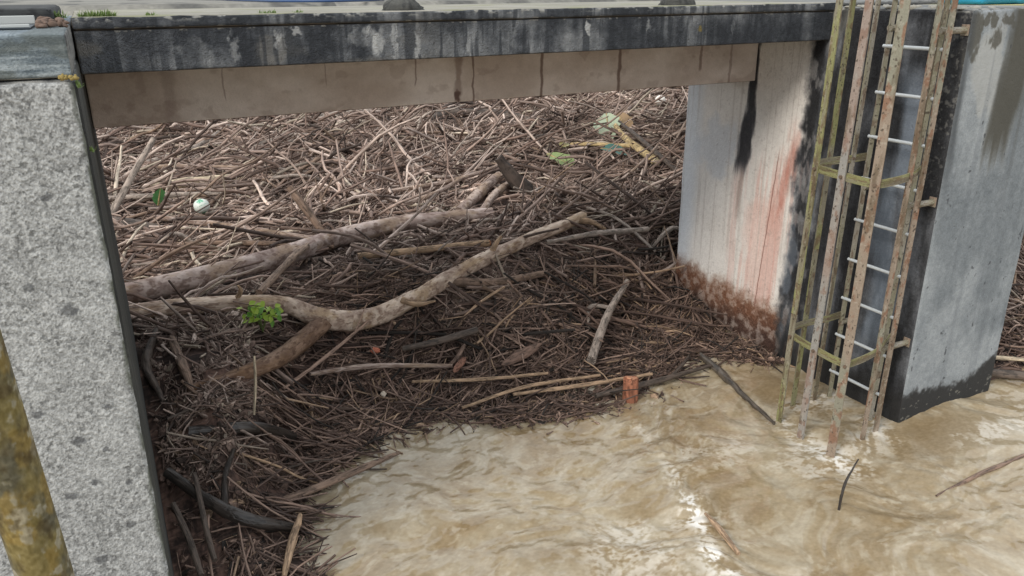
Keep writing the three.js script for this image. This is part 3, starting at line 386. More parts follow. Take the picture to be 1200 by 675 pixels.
log('bare_branch', 'dark wet branch lying under the bend of the crooked trunk', 'branch', [[-3.21, .36, -2.28], [-2.96, .39, -2.22], [-2.58, .44, -2.18]], [.022, .03, .03], M.dark);
for (const [p, r] of [[[[-3.24, .19, -2.0], [-2.73, .17, -1.82], [-2.18, .17, -1.66]], .012], [[[-2.97, .07, -1.62], [-2.45, .13, -1.6], [-1.75, .11, -1.53]], .012], [[[-2.54, .1, -1.58], [-1.97, .1, -1.46], [-1.33, .09, -1.38]], .014]]) log('straight_stick', 'straight tan stick lying along the water edge of the raft', 'stick', p, [r, r * 1.3, r], M.tan, { group: 'straight sticks at the water edge' });
log('bare_branch', 'dark branch poking from the raft edge past the red timber stub', 'branch', [[-1.94, .07, -1.3], [-1.34, .06, -1.3], [-.73, .05, -1.34]], [.02, .025, .014], M.dark, { twigs: [[[[-1.2, .06, -1.3], [-.95, .1, -1.42], [-.8, .08, -1.55]], [.014, .012, .006]]] });
log('timber_stub', 'short reddish timber stub standing at the water edge', 'stub', [[-1.64, -.1, -1.24], [-1.635, .1, -1.25], [-1.625, .17, -1.265]], [.066, .066, .064], M.red, { radial: 12, lump: 0.08, cut: { mat: std({ color: new THREE.Color().setRGB(0.55, 0.27, 0.16) }), end: 1, out: 0.08 } });
log('floating_log', 'slim dark log washed by water between raft and caged ladder', 'log', [[-.656, .04, -1.56], [-.72, .03, -1.2], [-.781, .012, -.93], [-.87, -.015, -.42]], [.026, .03, .024, .012], barkMat(0.16, 0.14, 0.12, 0.4), { lump: 0.35 });
log('plant_stalk', 'yellow banana stalk with a cream torn end', 'stalk', [[2.95, 1.02, -8.6], [2.16, .96, -7], [1.66, .88, -5.45]], [.028, .05, .065], M.yellow, { cut: { mat: std({ color: new THREE.Color().setRGB(0.72, 0.62, 0.42) }), end: 1, out: 0.5 } });
log('plant_stalk', 'thin yellowish stalk lying level beside the green leaf scraps', 'stalk', [[.978, .9, -7.25], [1.54, .92, -6.78], [1.95, .93, -6.3]], [.025, .032, .034], M.yellow);
log('bare_branch', 'straight dark stick crossing the yellow banana stalk', 'branch', [[3.33, .95, -9.23], [1.98, 1.02, -6.25], [1.45, .87, -4.62]], [.025, .035, .035], M.dark);
log('bare_branch', 'pale curving branch near the white ball', 'branch', [[2.94, .92, -8.37], [4.48, .98, -9.96], [6.08, .95, -10.8]], [.05, .045, .03], M.pale);
log('bare_branch', 'thin branch reaching up towards the white pier edge', 'branch', [[-.063, .82, -4.26], [1.336, 1.03, -5.2], [2.354, 1.3, -6.0]], [.018, .02, .012], M.pale);
log('bare_branch', 'thin grey branch bent over the raft beside the white pier', 'branch', [[-.511, .83, -4.29], [-.207, .75, -3.68], [-.06, .5, -3.1]], [.014, .018, .014], M.grey);
log('driftwood_log', 'dark log floating against the grey pier end', 'log', [[1.2, .06, -.16], [1.4, .05, -.02], [1.75, .02, .2]], [.035, .04, .03], M.dark);
log('straight_stick', 'tan stick lying on the raft by the grey pier end', 'stick', [[1.42, .1, -.3], [1.7, .09, -.1]], [.02, .018], M.cream);
log('thin_stick', 'thin pale stick standing upright in the hollow under the crooked trunk', 'stick', [[-4.54, .52, -1.42], [-4.5, .72, -1.46], [-4.48, .9, -1.5]], [.008, .01, .007], M.cream);
log('hanging_root', 'dark root hanging below the sawn end of the crooked trunk', 'root', [[-4.93, .80, -2.3], [-4.9, .77, -1.8], [-4.88, .66, -1.5]], [.024, .03, .014], M.brown, { lump: 0.4 });
log('hanging_root', 'thick dark root beside the abutment under the trunk end', 'root', [[-5.02, .8, -2.5], [-5.12, .74, -2.1], [-5.06, .66, -1.6]], [.03, .035, .015], M.dark, { lump: 0.3 });
for (const [p, r] of [[[[-4.97, .47, -.95], [-4.97, .36, -.66], [-4.96, .25, -.39]], .015], [[[-5.11, .4, -.8], [-5.06, .3, -.54], [-5.04, .23, -.32]], .016]]) log('wet_stick', 'dark wet stick sloping down beside the abutment foot', 'stick', p, [r, r * 1.2, r], M.dark, { group: 'wet sticks beside the abutment foot' });
log('split_stick', 'splintered straw-coloured stick at the muddy corner of the raft', 'stick', [[-4.63, .1, -.27], [-4.52, .16, -.5], [-4.43, .15, -.72]], [.014, .026, .012], M.tan, { lump: 0.4 });
log('bare_branch', 'long brown branch lying across the raft before the pale crooked branch', 'branch', [[-5.26, .86, -4.56], [-4.37, .87, -4.39], [-3.35, .85, -3.78]], [.024, .028, .02], M.brown);
log('bare_branch', 'grey branch lying level behind the green leaf', 'branch', [[-5.33, .9, -6.75], [-4.75, .91, -6.54], [-4.01, .88, -6.43]], [.03, .034, .026], M.grey);
log('bare_branch', 'long pale branch lying behind the two bleached logs', 'branch', [[-2.46, .86, -5.62], [-1.48, .9, -5.59], [.1, .88, -6.56]], [.026, .03, .02], M.pale);
log('bare_branch', 'forked pale branch lying between thick grey log and bleached logs', 'branch', [[-2.49, .86, -4.88], [-1.93, .9, -5.0], [-.9, .9, -6.0]], [.022, .03, .018], M.pale, { twigs: [[[[-2.0, .9, -4.98], [-1.7, .92, -5.4], [-1.6, .95, -5.8]], [.016, .014, .008]]] });
log('floating_branch', 'brown branch with a pale broken end floating clear of the raft', 'branch', [[-4.6, .075, -1.0], [-4.28, .075, -1.06], [-3.89, .06, -1.18], [-3.61, .03, -1.29]], [.03, .027, .023, .014], M.brown, { twigs: [[[[-3.93, .05, -1.23], [-3.85, .03, -1.18], [-3.75, .03, -1.13]], [.008, .007, .005], M.dark]], cut: { mat: cutMat.straw, end: 0 } });
log('thin_stick', 'thin black twig sticking up from the river by the ladder foot', 'twig', [[-1.32, -.1, .61], [-1.255, .155, .58], [-1.125, .29, .55]], [.009, .008, .004], M.wet, { lump: 0.3 });
log('floating_branch', 'dark waterlogged branch awash in the open river', 'branch', [[-.62, -.004, .79], [-.135, .006, .768], [.5, .008, .762]], [.008, .017, .012], barkMat(0.4, 0.28, 0.22, 0.5), { lump: 0.3 });
log('floating_branch', 'short tan stick riding the foaming chute', 'stick', [[-2.14, .05, .30], [-2.16, .045, .45], [-2.19, .02, .66]], [.01, .02, .014], M.tan);

for (const [x, z, r] of [[-4.31, -5.62, 0.13], [-4.72, -6.2, 0.12], [5.0, -9.8, 0.15], [2.5, -8.1, 0.25], [1.28, -6.2, 0.15], [0.42, -6.25, 0.16], [-4.27, -2.42, 0.12], [-1.62, -1.2, 0.08], [-0.75, -5.0, 0.12], [-4.31, -5.4, 0.1]]) logSegs.push([x, 0, z, x + 0.01, 0, z, r]);
logGrid();
{
  const xs = [-14, -9].concat(range(-6.5, 2.5, 0.06), range(2.7, 13, 0.25)), zs = range(-15.5, -4.2, 0.2).concat(range(-4.1, 0.9, 0.05));
  const litter = tex(512, 512, (u, v) => { const x = u * 2, y = v * 2, n = fbm(x * 6, y * 6, 5), f = fbm(x * 60, y * 22, 3), f2 = fbm(x * 24 + 9, y * 70, 3); const L = n * 0.4 + f * 0.3 + f2 * 0.3; return mix3([36, 26, 22], [112, 88, 77], sm(0.3, 0.7, L)); });
  litter.repeat.set(0.5, 0.5);
  const m = mesh('debris_ground', gridMesh(xs, zs, (x, z) => (x > -0.1 && x < 1.2 && z > ZP - 0.1) ? Math.min(-0.1, bedY(x, z)) : bedY(x, z)), std({ map: litter, bumpMap: litter, bumpScale: 0.03 })); m.userData.kind = 'structure'; m.userData.label = 'brown bed of mud and rotted litter under the driftwood';
}
// unit sticks shared by the many: 1 m long, 1/40 thick
function unitStick(seed, radial, fork, seg = 6) {
  const R = rng(seed), pts = [], B = R() < 0.2 ? 0.34 : 0.12, b1 = (R() - 0.5) * B, b2 = (R() - 0.5) * B, kink = (R() - 0.5) * 0.08;
  for (let i = 0; i <= 4; i++) { const t = i / 4; pts.push([t - 0.5, b1 * (Math.sin(t * Math.PI) - 0.5) + kink * (i === 2 ? 1 : i === 3 ? -0.5 : 0), b2 * Math.sin(t * Math.PI * 1.4)]); }
  const gs = [branchGeo(pts, [0.9, 1.05, 1, 0.85, 0.5 + R() * 0.3].map((v) => v * 0.0125), { seed, radial, seg, lump: 0.2, caps: radial > 4 })];
  if (fork) for (let k = 0; k < fork; k++) { const t = 0.25 + R() * 0.5, q = pts[Math.round(t * 4)], a = R() * 6.3, L = 0.12 + R() * 0.2; gs.push(branchGeo([q, [q[0] + L * 0.8, q[1] + Math.cos(a) * L * 0.7, q[2] + Math.sin(a) * L * 0.7]], [0.008, 0.004], { seed: seed + k, radial: 4, seg: 2, lump: 0.2, caps: false })); }
  return fork ? mergeGeometries(gs) : gs[0];
}
const dummy = new THREE.Object3D(), va = new THREE.Vector3(), vb = new THREE.Vector3(), q1 = new THREE.Quaternion(), q2 = new THREE.Quaternion(), X1 = new THREE.Vector3(1, 0, 0);
const inPier = (x, z) => x > -0.03 && x < 1.14 && z > ZP - 0.05 || x < XL + 0.03 && z > ZP - 0.05;
const gauss = (R) => (R() + R() + R() - 1.5) / 0.75;
// lays a stick on the raft: ends follow the ground, thickness r
function lay(R, x, z, L, r, yaw, over, tilt, o = dummy) {
  const dx = Math.cos(yaw) * L / 2, dz = Math.sin(yaw) * L / 2; if (inPier(x, z) || inPier(x + dx, z + dz) || inPier(x - dx, z - dz)) return false;
  const ld = Math.min(logDist(x, z), logDist(x + dx, z + dz), logDist(x - dx, z - dz), logDist(x + dx / 2, z + dz / 2), logDist(x - dx / 2, z - dz / 2)); if (ld < 0.015 && R() < 0.94) return false; if (ld < 0.3) over *= 0.12 + 0.88 * ld / 0.3;
  const ya = Math.max(bedY(x - dx, z - dz), -0.02), yb = Math.max(bedY(x + dx, z + dz), -0.02), ym = bedY(x, z); va.set(x - dx, ya, z - dz); vb.set(x + dx, yb, z + dz);
  const lift = Math.max(0, ym - (ya + yb) / 2) * 0.8; va.y += over + lift - tilt * L / 2; vb.y += over + lift + tilt * L / 2;
  const y0 = Math.min(va.y - ya, vb.y - yb); if (y0 < -0.08) { va.y -= y0 + 0.08; vb.y -= y0 + 0.08; }
  o.position.copy(va).add(vb).multiplyScalar(0.5); q1.setFromUnitVectors(X1, vb.clone().sub(va).normalize()); q2.setFromAxisAngle(X1, R() * 6.283); o.quaternion.copy(q1).multiply(q2); o.scale.set(L, r * 80, r * 80); return true;
}
const cl = new THREE.Color();
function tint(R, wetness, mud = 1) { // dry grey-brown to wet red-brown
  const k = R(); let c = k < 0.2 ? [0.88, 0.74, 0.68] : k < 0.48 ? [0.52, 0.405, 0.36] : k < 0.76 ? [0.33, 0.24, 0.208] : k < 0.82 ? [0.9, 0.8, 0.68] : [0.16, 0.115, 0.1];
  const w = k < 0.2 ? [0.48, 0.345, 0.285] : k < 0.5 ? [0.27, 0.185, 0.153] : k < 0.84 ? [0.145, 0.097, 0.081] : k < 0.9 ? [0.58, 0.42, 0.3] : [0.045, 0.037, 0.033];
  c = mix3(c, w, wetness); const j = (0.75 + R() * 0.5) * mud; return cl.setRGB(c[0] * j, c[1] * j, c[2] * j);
}
const matted = (x, z) => sm(0.5, 0.64, fbm(x * 0.9 + 12, z * 0.9 + 31, 3) + 0.16 * sm(-2.2, -0.6, x) * sm(-6.2, -4, z));
const wetAt = (x, z) => { const s = raftS(x, z), w = x > 1.2 ? 1 - sm(0.2, 1.2, s) : 1 - sm(0.5, 1.0, s / interp(x, XW, WW) + 0.35 * (fbm(x * 2, z * 2, 3) - 0.5)); return Math.min(1, w + 0.55 * matted(x, z)); };
function scatter(name, label, geos, mat, n, seed, pick) {
  const R = rng(seed), per = geos.map(() => []);
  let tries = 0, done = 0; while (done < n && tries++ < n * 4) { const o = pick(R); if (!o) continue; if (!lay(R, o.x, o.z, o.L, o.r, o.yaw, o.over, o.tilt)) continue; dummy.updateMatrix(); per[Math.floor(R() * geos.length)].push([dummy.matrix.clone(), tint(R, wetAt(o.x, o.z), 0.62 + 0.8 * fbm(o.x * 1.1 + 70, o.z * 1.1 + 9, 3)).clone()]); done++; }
  const grp = new THREE.Group(); grp.name = numbered(name); tag(grp, label, 'driftwood', undefined, 'stuff'); scene.add(grp);
  geos.forEach((g, i) => { const im = new THREE.InstancedMesh(g, mat, per[i].length); im.name = name + '_sort'; im.userData.kind = 'stuff'; shadows(im); per[i].forEach(([m, c], k) => { im.setMatrixAt(k, m); im.setColorAt(k, c); }); grp.add(im); });
}
const stickMat = std({ map: bark, roughness: 0.92 });
const pickLit = (R) => { // denser near, sparser far
  const u = R(), z = -2.2 - 12.8 * Math.pow(u, 1.35), xr = 1.2 + (-z - 2.6) * 0.85, x = -5.9 + R() * (xr + 5.9), far = (-z - 2) / 12;
  if (R() < 0.6 * matted(x, z)) return null;
  const r = (0.0022 + 0.015 * Math.pow(R(), 3.6)) * (1 + far * 0.8), L = Math.min(1.5, r * (26 + R() * 95)) * (0.6 + 0.5 * R());
  return { x, z, L, r, yaw: R() < 0.5 ? gauss(R) * 0.5 + (fbm(x * 0.7 + 3, z * 0.7, 2) - 0.5) * 3.2 : R() * 6.283, over: 0.01 + R() * R() * 0.13, tilt: gauss(R) * 0.24 + (R() < 0.05 ? 0.5 : 0) };
};
const pickFront = (R) => { const x = -5.25 + R() * 5.3, zf = interp(x, XF, ZF), w = interp(x, XW, WW) * 0.95, z = zf + 0.06 - R() * w; const r = 0.0014 + 0.007 * Math.pow(R(), 3), L = Math.min(0.75, r * (28 + R() * 95)); return { x, z, L, r, yaw: R() < 0.45 ? gauss(R) * 0.6 : R() * 6.283, over: R() * 0.05, tilt: gauss(R) * 0.3 }; };
const pickSide = (R) => { const x = 1.2 + R() * 4.2, z = -0.05 - R() * 4.5; const r = 0.003 + 0.009 * Math.pow(R(), 2.4), L = Math.min(1.1, r * (28 + R() * 60)); return { x, z, L, r, yaw: R() * 6.283, over: R() * 0.06, tilt: gauss(R) * 0.2 }; };
const thinGeos = [1, 2, 3, 4, 5, 9, 10, 11].map((s) => unitStick(s * 11, 5, 0, 7)), forkGeos = [6, 7, 8, 12].map((s) => unitStick(s * 13, 5, 2, 6));
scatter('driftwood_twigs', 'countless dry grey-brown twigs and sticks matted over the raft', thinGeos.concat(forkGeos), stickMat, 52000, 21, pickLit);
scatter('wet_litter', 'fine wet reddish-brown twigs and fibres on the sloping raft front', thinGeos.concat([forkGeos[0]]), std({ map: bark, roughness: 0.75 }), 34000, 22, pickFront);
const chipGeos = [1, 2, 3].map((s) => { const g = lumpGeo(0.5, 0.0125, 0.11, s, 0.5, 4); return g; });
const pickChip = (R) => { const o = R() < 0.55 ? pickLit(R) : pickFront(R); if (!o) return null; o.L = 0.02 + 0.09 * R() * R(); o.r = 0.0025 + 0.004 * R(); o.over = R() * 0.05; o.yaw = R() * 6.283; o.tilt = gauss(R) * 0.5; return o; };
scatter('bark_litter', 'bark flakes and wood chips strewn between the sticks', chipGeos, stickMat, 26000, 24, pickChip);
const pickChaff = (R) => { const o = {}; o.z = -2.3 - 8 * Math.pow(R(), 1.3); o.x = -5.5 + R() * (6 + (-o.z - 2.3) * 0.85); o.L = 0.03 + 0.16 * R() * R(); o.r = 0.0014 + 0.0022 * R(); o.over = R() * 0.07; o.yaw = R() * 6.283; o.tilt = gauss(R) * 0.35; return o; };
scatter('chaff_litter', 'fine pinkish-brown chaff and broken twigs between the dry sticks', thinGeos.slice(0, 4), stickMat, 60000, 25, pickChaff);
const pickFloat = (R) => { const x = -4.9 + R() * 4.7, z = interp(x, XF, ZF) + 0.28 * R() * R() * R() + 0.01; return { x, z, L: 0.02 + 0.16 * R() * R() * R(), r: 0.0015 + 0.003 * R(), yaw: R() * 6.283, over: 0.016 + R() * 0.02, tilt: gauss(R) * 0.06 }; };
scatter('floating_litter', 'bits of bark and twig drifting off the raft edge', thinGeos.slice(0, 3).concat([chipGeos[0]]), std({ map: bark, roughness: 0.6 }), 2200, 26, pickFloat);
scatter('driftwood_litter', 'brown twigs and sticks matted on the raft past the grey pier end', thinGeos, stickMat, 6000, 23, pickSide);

// the larger sticks one can tell apart, each its own object
{
  const geos = [31, 32, 33, 34, 35, 36].map((s, i) => unitStick(s, 8, i % 3 === 0 ? 2 : 0, 12)), R = rng(77);
  const kinds = [M.pale, M.grey, M.brown];
  const marks = [[-5.1, -6.4, 'near the leaning grey pole'], [-4.3, -5.6, 'near the plastic ball'], [-4.2, -7.4, 'near the cream stripped root'], [-4.4, -3.5, 'near the thick grey log'], [-3.3, -4.3, 'near the bent brown sticks'], [-2.5, -3.4, 'near the orange cut log'], [-1.2, -5.0, 'near the bleached logs'], [-0.5, -5.3, 'near the dark snag'], [-0.9, -3.6, 'near the broken trunk end'], [0.4, -6.4, 'near the striped leaf scrap'], [1.6, -6.4, 'near the banana stalk'], [2.8, -8.3, 'near the torn grey-green leaf'], [5, -9.8, 'near the plain white ball'], [1, -10.2, 'near the knobbly black log'], [-1.6, -11.4, 'near the long pole under the beam'], [-2.4, -7.2, 'on the open middle of the raft'], [-3.8, -9.6, 'near the long slanting branch'], [-4.6, -1.4, 'near the sunken black log'], [-4.8, -0.6, 'near the wet forked log'], [-3.3, -2.1, 'near the brick fragment'], [-2.3, -1.8, 'near the reddish bark slab'], [-1.5, -1.4, 'near the red timber stub'], [-1.2, -2.2, 'near the leaning smooth branch'], [-0.3, -2, 'near the muddy pier foot'], [-4.2, -2.4, 'near the leafy sprig']];
  const where = (x, z) => marks.reduce((b, m) => { const d = Math.hypot(m[0] - x, m[1] - z); return d < b[0] ? [d, m[2]] : b; }, [99, ''])[1];
  const forked = (i) => i % 3 === 0 ? 'forked' : 'straight';
  let n = 0; while (n < 215) {
    const u = R(), z = -2.9 - 8.5 * Math.pow(u, 1.2), xr = 0.2 + (-z - 2.6) * 0.8, x = -5.4 + R() * (xr + 5.4), k = R() < 0.45 ? 0 : R() < 0.7 ? 1 : 2, r = 0.012 + 0.022 * R() * R(), L = 0.5 + R() * 1.0;
    const m = new THREE.Mesh(geos[n % geos.length], kinds[k]);
    if (!lay(R, x, z, L, r, R() < 0.5 ? gauss(R) * 0.6 - 0.1 : R() * 6.283, 0.08 + R() * 0.08, gauss(R) * 0.12 + (R() < 0.06 ? 0.45 : 0), m)) continue;
    shadows(m); m.name = numbered('driftwood_stick'); const lb = ['bleached pale', 'grey-brown', 'dark brown'][k] + ' ' + forked(n % geos.length) + ' stick ' + where(x, z); tag(m, lb, 'stick', lb.replace('stick', 'sticks')); scene.add(m); n++;
  }
  n = 0; while (n < 70) {
    const x = -5.0 + R() * 4.9, zf = interp(x, XF, ZF), z = zf - 0.05 - R() * interp(x, XW, WW) * 0.85, k = R(), r = 0.006 + 0.011 * R() * R(), L = 0.25 + R() * 0.5;
    const m = new THREE.Mesh(geos[n % geos.length], k < 0.3 ? M.tan : k < 0.7 ? M.brown : M.dark);
    if (!lay(R, x, z, L, r, R() < 0.5 ? gauss(R) * 0.5 : R() * 6.283, 0.05 + R() * 0.03, gauss(R) * 0.25, m)) continue;
    shadows(m); m.name = numbered('wet_stick'); const lb = 'wet ' + (k < 0.3 ? 'tan ' : k < 0.7 ? 'brown ' : 'blackened ') + forked(n % geos.length) + ' stick ' + where(x, z); tag(m, lb, 'stick', lb.replace('stick', 'sticks'));
    scene.add(m); n++;
  }
}
// ---------------------------------------------------------------- caged ladder
function metalTex(base, alt, rust, seed) { return tex(128, 1024, (u, v) => { const x = u * 0.5, y = v * 4; const n = fbm(x * 26 + seed, y * 14, 4), g = fbm(x * 5 + seed * 3, y * 2.2, 4), f = vn(x * 230, y * 230) - 0.5; let c = mix3(base, alt, sm(0.4, 0.62, g)); c = mix3(c, rust, sm(0.52, 0.7, n) * 0.75); c = mix3(c, [92, 80, 62], sm(0.55, 0.7, fbm(x * 12 + seed * 5, y * 3.5, 4)) * 0.5); c = mix3(c, [196, 194, 186], sm(0.64, 0.74, fbm(x * 70 + 5 + seed, y * 50, 3)) * 0.4); c = mix3(c, [66, 58, 50], sm(0.68, 0.78, fbm(x * 70 + seed, y * 50 + 4, 3)) * 0.7); return c.map((q) => q + f * 18); }); }
const mk = (t, rx = 2) => { t.repeat.set(rx, 0.25); return std({ map: t, color: new THREE.Color().setRGB(0.8, 0.76, 0.71), roughness: 0.75, metalness: 0.05, bumpMap: t, bumpScale: 0.0015 }); };
const MB = { grey: mk(metalTex([164, 166, 166], [168, 156, 150], [148, 124, 112], 1)), green: mk(metalTex([150, 148, 132], [154, 158, 112], [122, 104, 84], 2)), rust: mk(metalTex([160, 148, 136], [150, 152, 140], [142, 106, 86], 3)), pale: mk(metalTex([166, 165, 158], [152, 152, 134], [126, 110, 96], 4)) };
{
  const t = thing('caged_ladder', 'rusty galvanised ladder with safety cage fixed to the dark pier side', 'ladder', [0, 0, 0]);
  const yb = -0.8, yt = 4.1, at = (x, z0, l, y) => [x, y, z0 + l * y];
  for (const [x, z, l] of [[-0.13, -0.56, 0.02], [-0.15, -0.135, 0.016]]) mesh('rail', boxBar(at(x, z, l, yb), at(x, z, l, yt), 0.034, 0.014, [-0.35, 0, 1]), MB.pale, t);
  const yr = [-0.11, 0.205, 0.53, 0.846, 1.168, 1.487, 1.807, 2.118, 2.433, 2.75, 3.065, 3.38, 3.7]; const rungM = std({ color: 0xc6cccf, roughness: 0.5, metalness: 0.15 });
  for (const y of yr) { const g = new THREE.CylinderGeometry(0.0125, 0.0125, 0.5, 10); g.rotateX(Math.PI / 2); const m = mesh('rung', g, rungM, t); m.position.set(-0.14, y, -0.335 + 0.02 * y); }
  const hoopY = [0.7, 1.97, 3.24, 3.95], boltG = new THREE.CylinderGeometry(0.012, 0.012, 0.03, 6), boltM = std({ color: 0x6a5a4c, roughness: 0.7 });
  for (const [x, z, l, w, face, mat] of [[-0.79, -0.449, 0.023, 0.048, [-1, 0, 0.05], MB.green], [-0.5, -0.59, 0.02, 0.045, [0.05, 0, -1], MB.green], [-0.835, -0.184, 0.024, 0.054, [-1, 0, 0.1], MB.grey], [-0.29, -0.57, 0.022, 0.038, [0.05, 0, -1], MB.pale], [-0.84, 0.108, 0.012, 0.06, [-0.9, 0, 0.4], MB.rust], [-0.45, 0.052, 0.011, 0.036, [-0.25, 0, 1], MB.rust], [-0.25, 0.0, 0.012, 0.042, [-0.2, 0, 1], MB.rust]]) {
    const b = mesh('cage_bar', boxBar(at(x, z, l, yb + 0.3), at(x, z, l, yt), w, 0.012, face), mat, t), f = new THREE.Vector3(...face).normalize();
    for (const y of hoopY) { const m = mesh('bolt', boltG, boltM, b); m.position.set(x, y, z + l * y).addScaledVector(f, 0.004); m.quaternion.setFromUnitVectors(new THREE.Vector3(0, 1, 0), f); }
  }
  for (const y of hoopY) { const k = 0.02 * y, plan = [[-.13, -.575], [-.3, -.565], [-.5, -.575], [-.68, -.545], [-.765, -.46], [-.79, -.36], [-.815, -.18], [-.825, 0.02], [-.81, 0.08], [-.7, 0.085], [-.45, 0.035], [-.15, -.10]].map(([x, z]) => [x, z + k]); mesh('hoop', strip(plan, y, 0.055, 0.008), y < 2.5 ? MB.green : MB.grey, t); }
  for (const [x, y, z] of [[-0.13, 2.87, -0.505], [-0.25, 2.87, -0.03], [-0.13, 1.74, -0.525], [-0.25, 1.72, -0.04], [-0.13, 0.64, -0.55], [-0.25, 0.64, -0.045]]) { const g = new THREE.CylinderGeometry(0.024, 0.02, -x + 0.02, 12); g.rotateZ(Math.PI / 2); const m = mesh('wall_bracket', g, MB.pale, t); m.position.set(x / 2 + 0.004, y, z); const pl = mesh('base_plate', castBox([-0.004, -0.035, -0.03], [0.004, 0.035, 0.025], { r: 0.002, chip: 0, step: 0.1 }), MB.rust, m); pl.position.x = -x / 2 - 0.009; }
}
// ---------------------------------------------------------------- lichened pipe
{
  const tx = tex(160, 1024, (u, v) => { const a = u * 6.2832, cx = Math.cos(a), cy = Math.sin(a), y = v * 82; const n = fbm3(cx * 0.8 + 4, cy * 0.8, y * 0.8, 5), g = fbm3(cx * 1.1 + 20, cy * 1.1, y * 0.9, 4), f = fbm3(cx * 7, cy * 7, y * 7, 3); let c = mix3([86, 82, 64], [116, 104, 62], sm(0.35, 0.62, n)); c = mix3(c, [134, 112, 56], sm(0.52, 0.64, g) * 0.65); c = mix3(c, [150, 146, 132], sm(0.56, 0.64, fbm3(cx * 1.9 + 3, cy * 1.9, y * 1.9, 4)) * 0.75); c = mix3(c, [74, 62, 36], sm(0.54, 0.66, fbm3(cx * 1.5 + 40, cy * 1.5, y * 1.5, 4)) * 0.6); return c.map((q) => q + (f - 0.5) * 60); });
  tx.repeat.set(1, 1 / 3);
  const g = branchGeo([[-5.14, -1, 2.39], [-5.243, 1.5, 2.388], [-5.347, 4.2, 2.385]], [0.0345, 0.0345, 0.0345], { radial: 28, lump: 0.012, seg: 80, seed: 3 });
  tag(mesh('pipe_post', g, std({ map: tx, bumpMap: tx, bumpScale: 0.003 })), 'upright pipe crusted with yellow-brown lichen standing before the speckled wall', 'pipe');
}
// ---------------------------------------------------------------- plants and small finds
function leafGeo(L, W, bend, n = 5) { const pos = [], uv = [], idx = []; for (let i = 0; i <= n; i++) { const t = i / n, w = W * Math.sin(Math.PI * Math.min(1, 0.06 + t * 0.94)) * (1 - 0.25 * t), y = bend * t * t; for (const s of [-1, 0, 1]) { pos.push(s * w, y + Math.abs(s) * w * 0.25, t * L); uv.push(s * 0.5 + 0.5, t); } } for (let i = 0; i < n; i++) for (let k = 0; k < 2; k++) { const a = i * 3 + k; idx.push(a, a + 3, a + 1, a + 1, a + 3, a + 4); } const g = new THREE.BufferGeometry(); g.setAttribute('position', new THREE.Float32BufferAttribute(pos, 3)); g.setAttribute('uv', new THREE.Float32BufferAttribute(uv, 2)); g.setIndex(idx); g.computeVertexNormals(); return g; }
const leafMat = (r, g, b) => new THREE.MeshPhysicalMaterial({ color: new THREE.Color().setRGB(r, g, b), roughness: 0.6, side: THREE.DoubleSide, transmission: 0.25, thickness: 0 });
{
  const t = thing('leafy_sprig', 'bright green leafy sprig sprouting beside the crooked trunk', 'plant', [-4.27, 0.74, -2.5]), R = rng(4), fresh = leafMat(0.36, 0.52, 0.06), deep = leafMat(0.16, 0.36, 0.05);
  t.scale.set(1.15, 1.6, 1.15);
  for (let k = 0; k < 6; k++) { const a = R() * 6.28, e = [Math.cos(a) * 0.09, 0.02 + R() * 0.09, Math.sin(a) * 0.07 + 0.05]; mesh('stem', branchGeo([[0, -0.06, 0], [e[0] * 0.5, e[1] * 0.7, e[2] * 0.5], e], [0.004, 0.003, 0.002], { radial: 5, seg: 5, seed: k }), std({ color: new THREE.Color().setRGB(0.12, 0.16, 0.05) }), t);
    for (let i = 0; i < 9; i++) { const s = 0.35 + R() * 0.75, m = mesh('leaf', leafGeo(0.038 + R() * 0.022, 0.015 + R() * 0.006, (R() - 0.6) * 0.02, 4), R() < 0.7 ? fresh : deep, t); m.position.set(e[0] * s + (R() - 0.5) * 0.06, e[1] * s + (R() - 0.5) * 0.04, e[2] * s + (R() - 0.5) * 0.06); m.rotation.set((R() - 0.3) * 1.2, R() * 6.28, (R() - 0.5) * 1.0); } }
}
function bigLeaf(name, label, pos, rot, L, W, mat, rib) { const t = thing(name, label, 'leaf', pos); t.rotation.set(...rot); const g = leafGeo(L, W, -0.12 * L, 12), p = g.attributes.position, R = rng(Math.round(L * 1000)); for (let i = 0; i < p.count; i++) { p.setY(i, p.getY(i) + (R() - 0.5) * 0.03 * L); p.setX(i, p.getX(i) * (0.75 + R() * 0.4)); } g.computeVertexNormals(); mesh('blade', g, mat, t); mesh('midrib', branchGeo([[0, 0.006, 0], [0, -0.03 * L, L * 0.5], [0, -0.12 * L, L]], [0.012, 0.009, 0.004], { radial: 6, seg: 8, seed: 2 }), rib || M.yellow, t); return t; }
bigLeaf('torn_leaf', 'pale grey-green torn leaf hanging from the yellow banana stalk', [2.62, 1.12, -8.2], [0.35, -0.5, 0.35], 0.95, 0.24, leafMat(0.44, 0.52, 0.36));
bigLeaf('torn_leaf', 'dark teal wet leaf under the thin yellowish stalk', [1.28, 0.96, -6.3], [0.2, 1.0, 0.1], 0.5, 0.16, leafMat(0.09, 0.22, 0.19));
bigLeaf('torn_leaf', 'striped green and yellow leaf scrap on the raft', [0.42, 0.95, -6.35], [0.25, 0.5, 0.1], 0.55, 0.17, leafMat(0.28, 0.38, 0.14));
bigLeaf('torn_leaf', 'brown withered leaf behind the banana stalk', [3.0, 1.08, -8.4], [0.5, -0.2, 0.5], 0.6, 0.2, leafMat(0.38, 0.25, 0.13));
bigLeaf('torn_leaf', 'yellow-green leaf scrap beside the thin yellowish stalk', [0.85, 0.95, -6.7], [0.2, 2.2, 0.1], 0.3, 0.09, leafMat(0.4, 0.36, 0.12));
bigLeaf('green_leaf', 'single bright green leaf standing up by the abutment wall', [-4.72, 0.86, -6.25], [-1.15, 0.15, 0.25], 0.27, 0.085, leafMat(0.14, 0.42, 0.14));
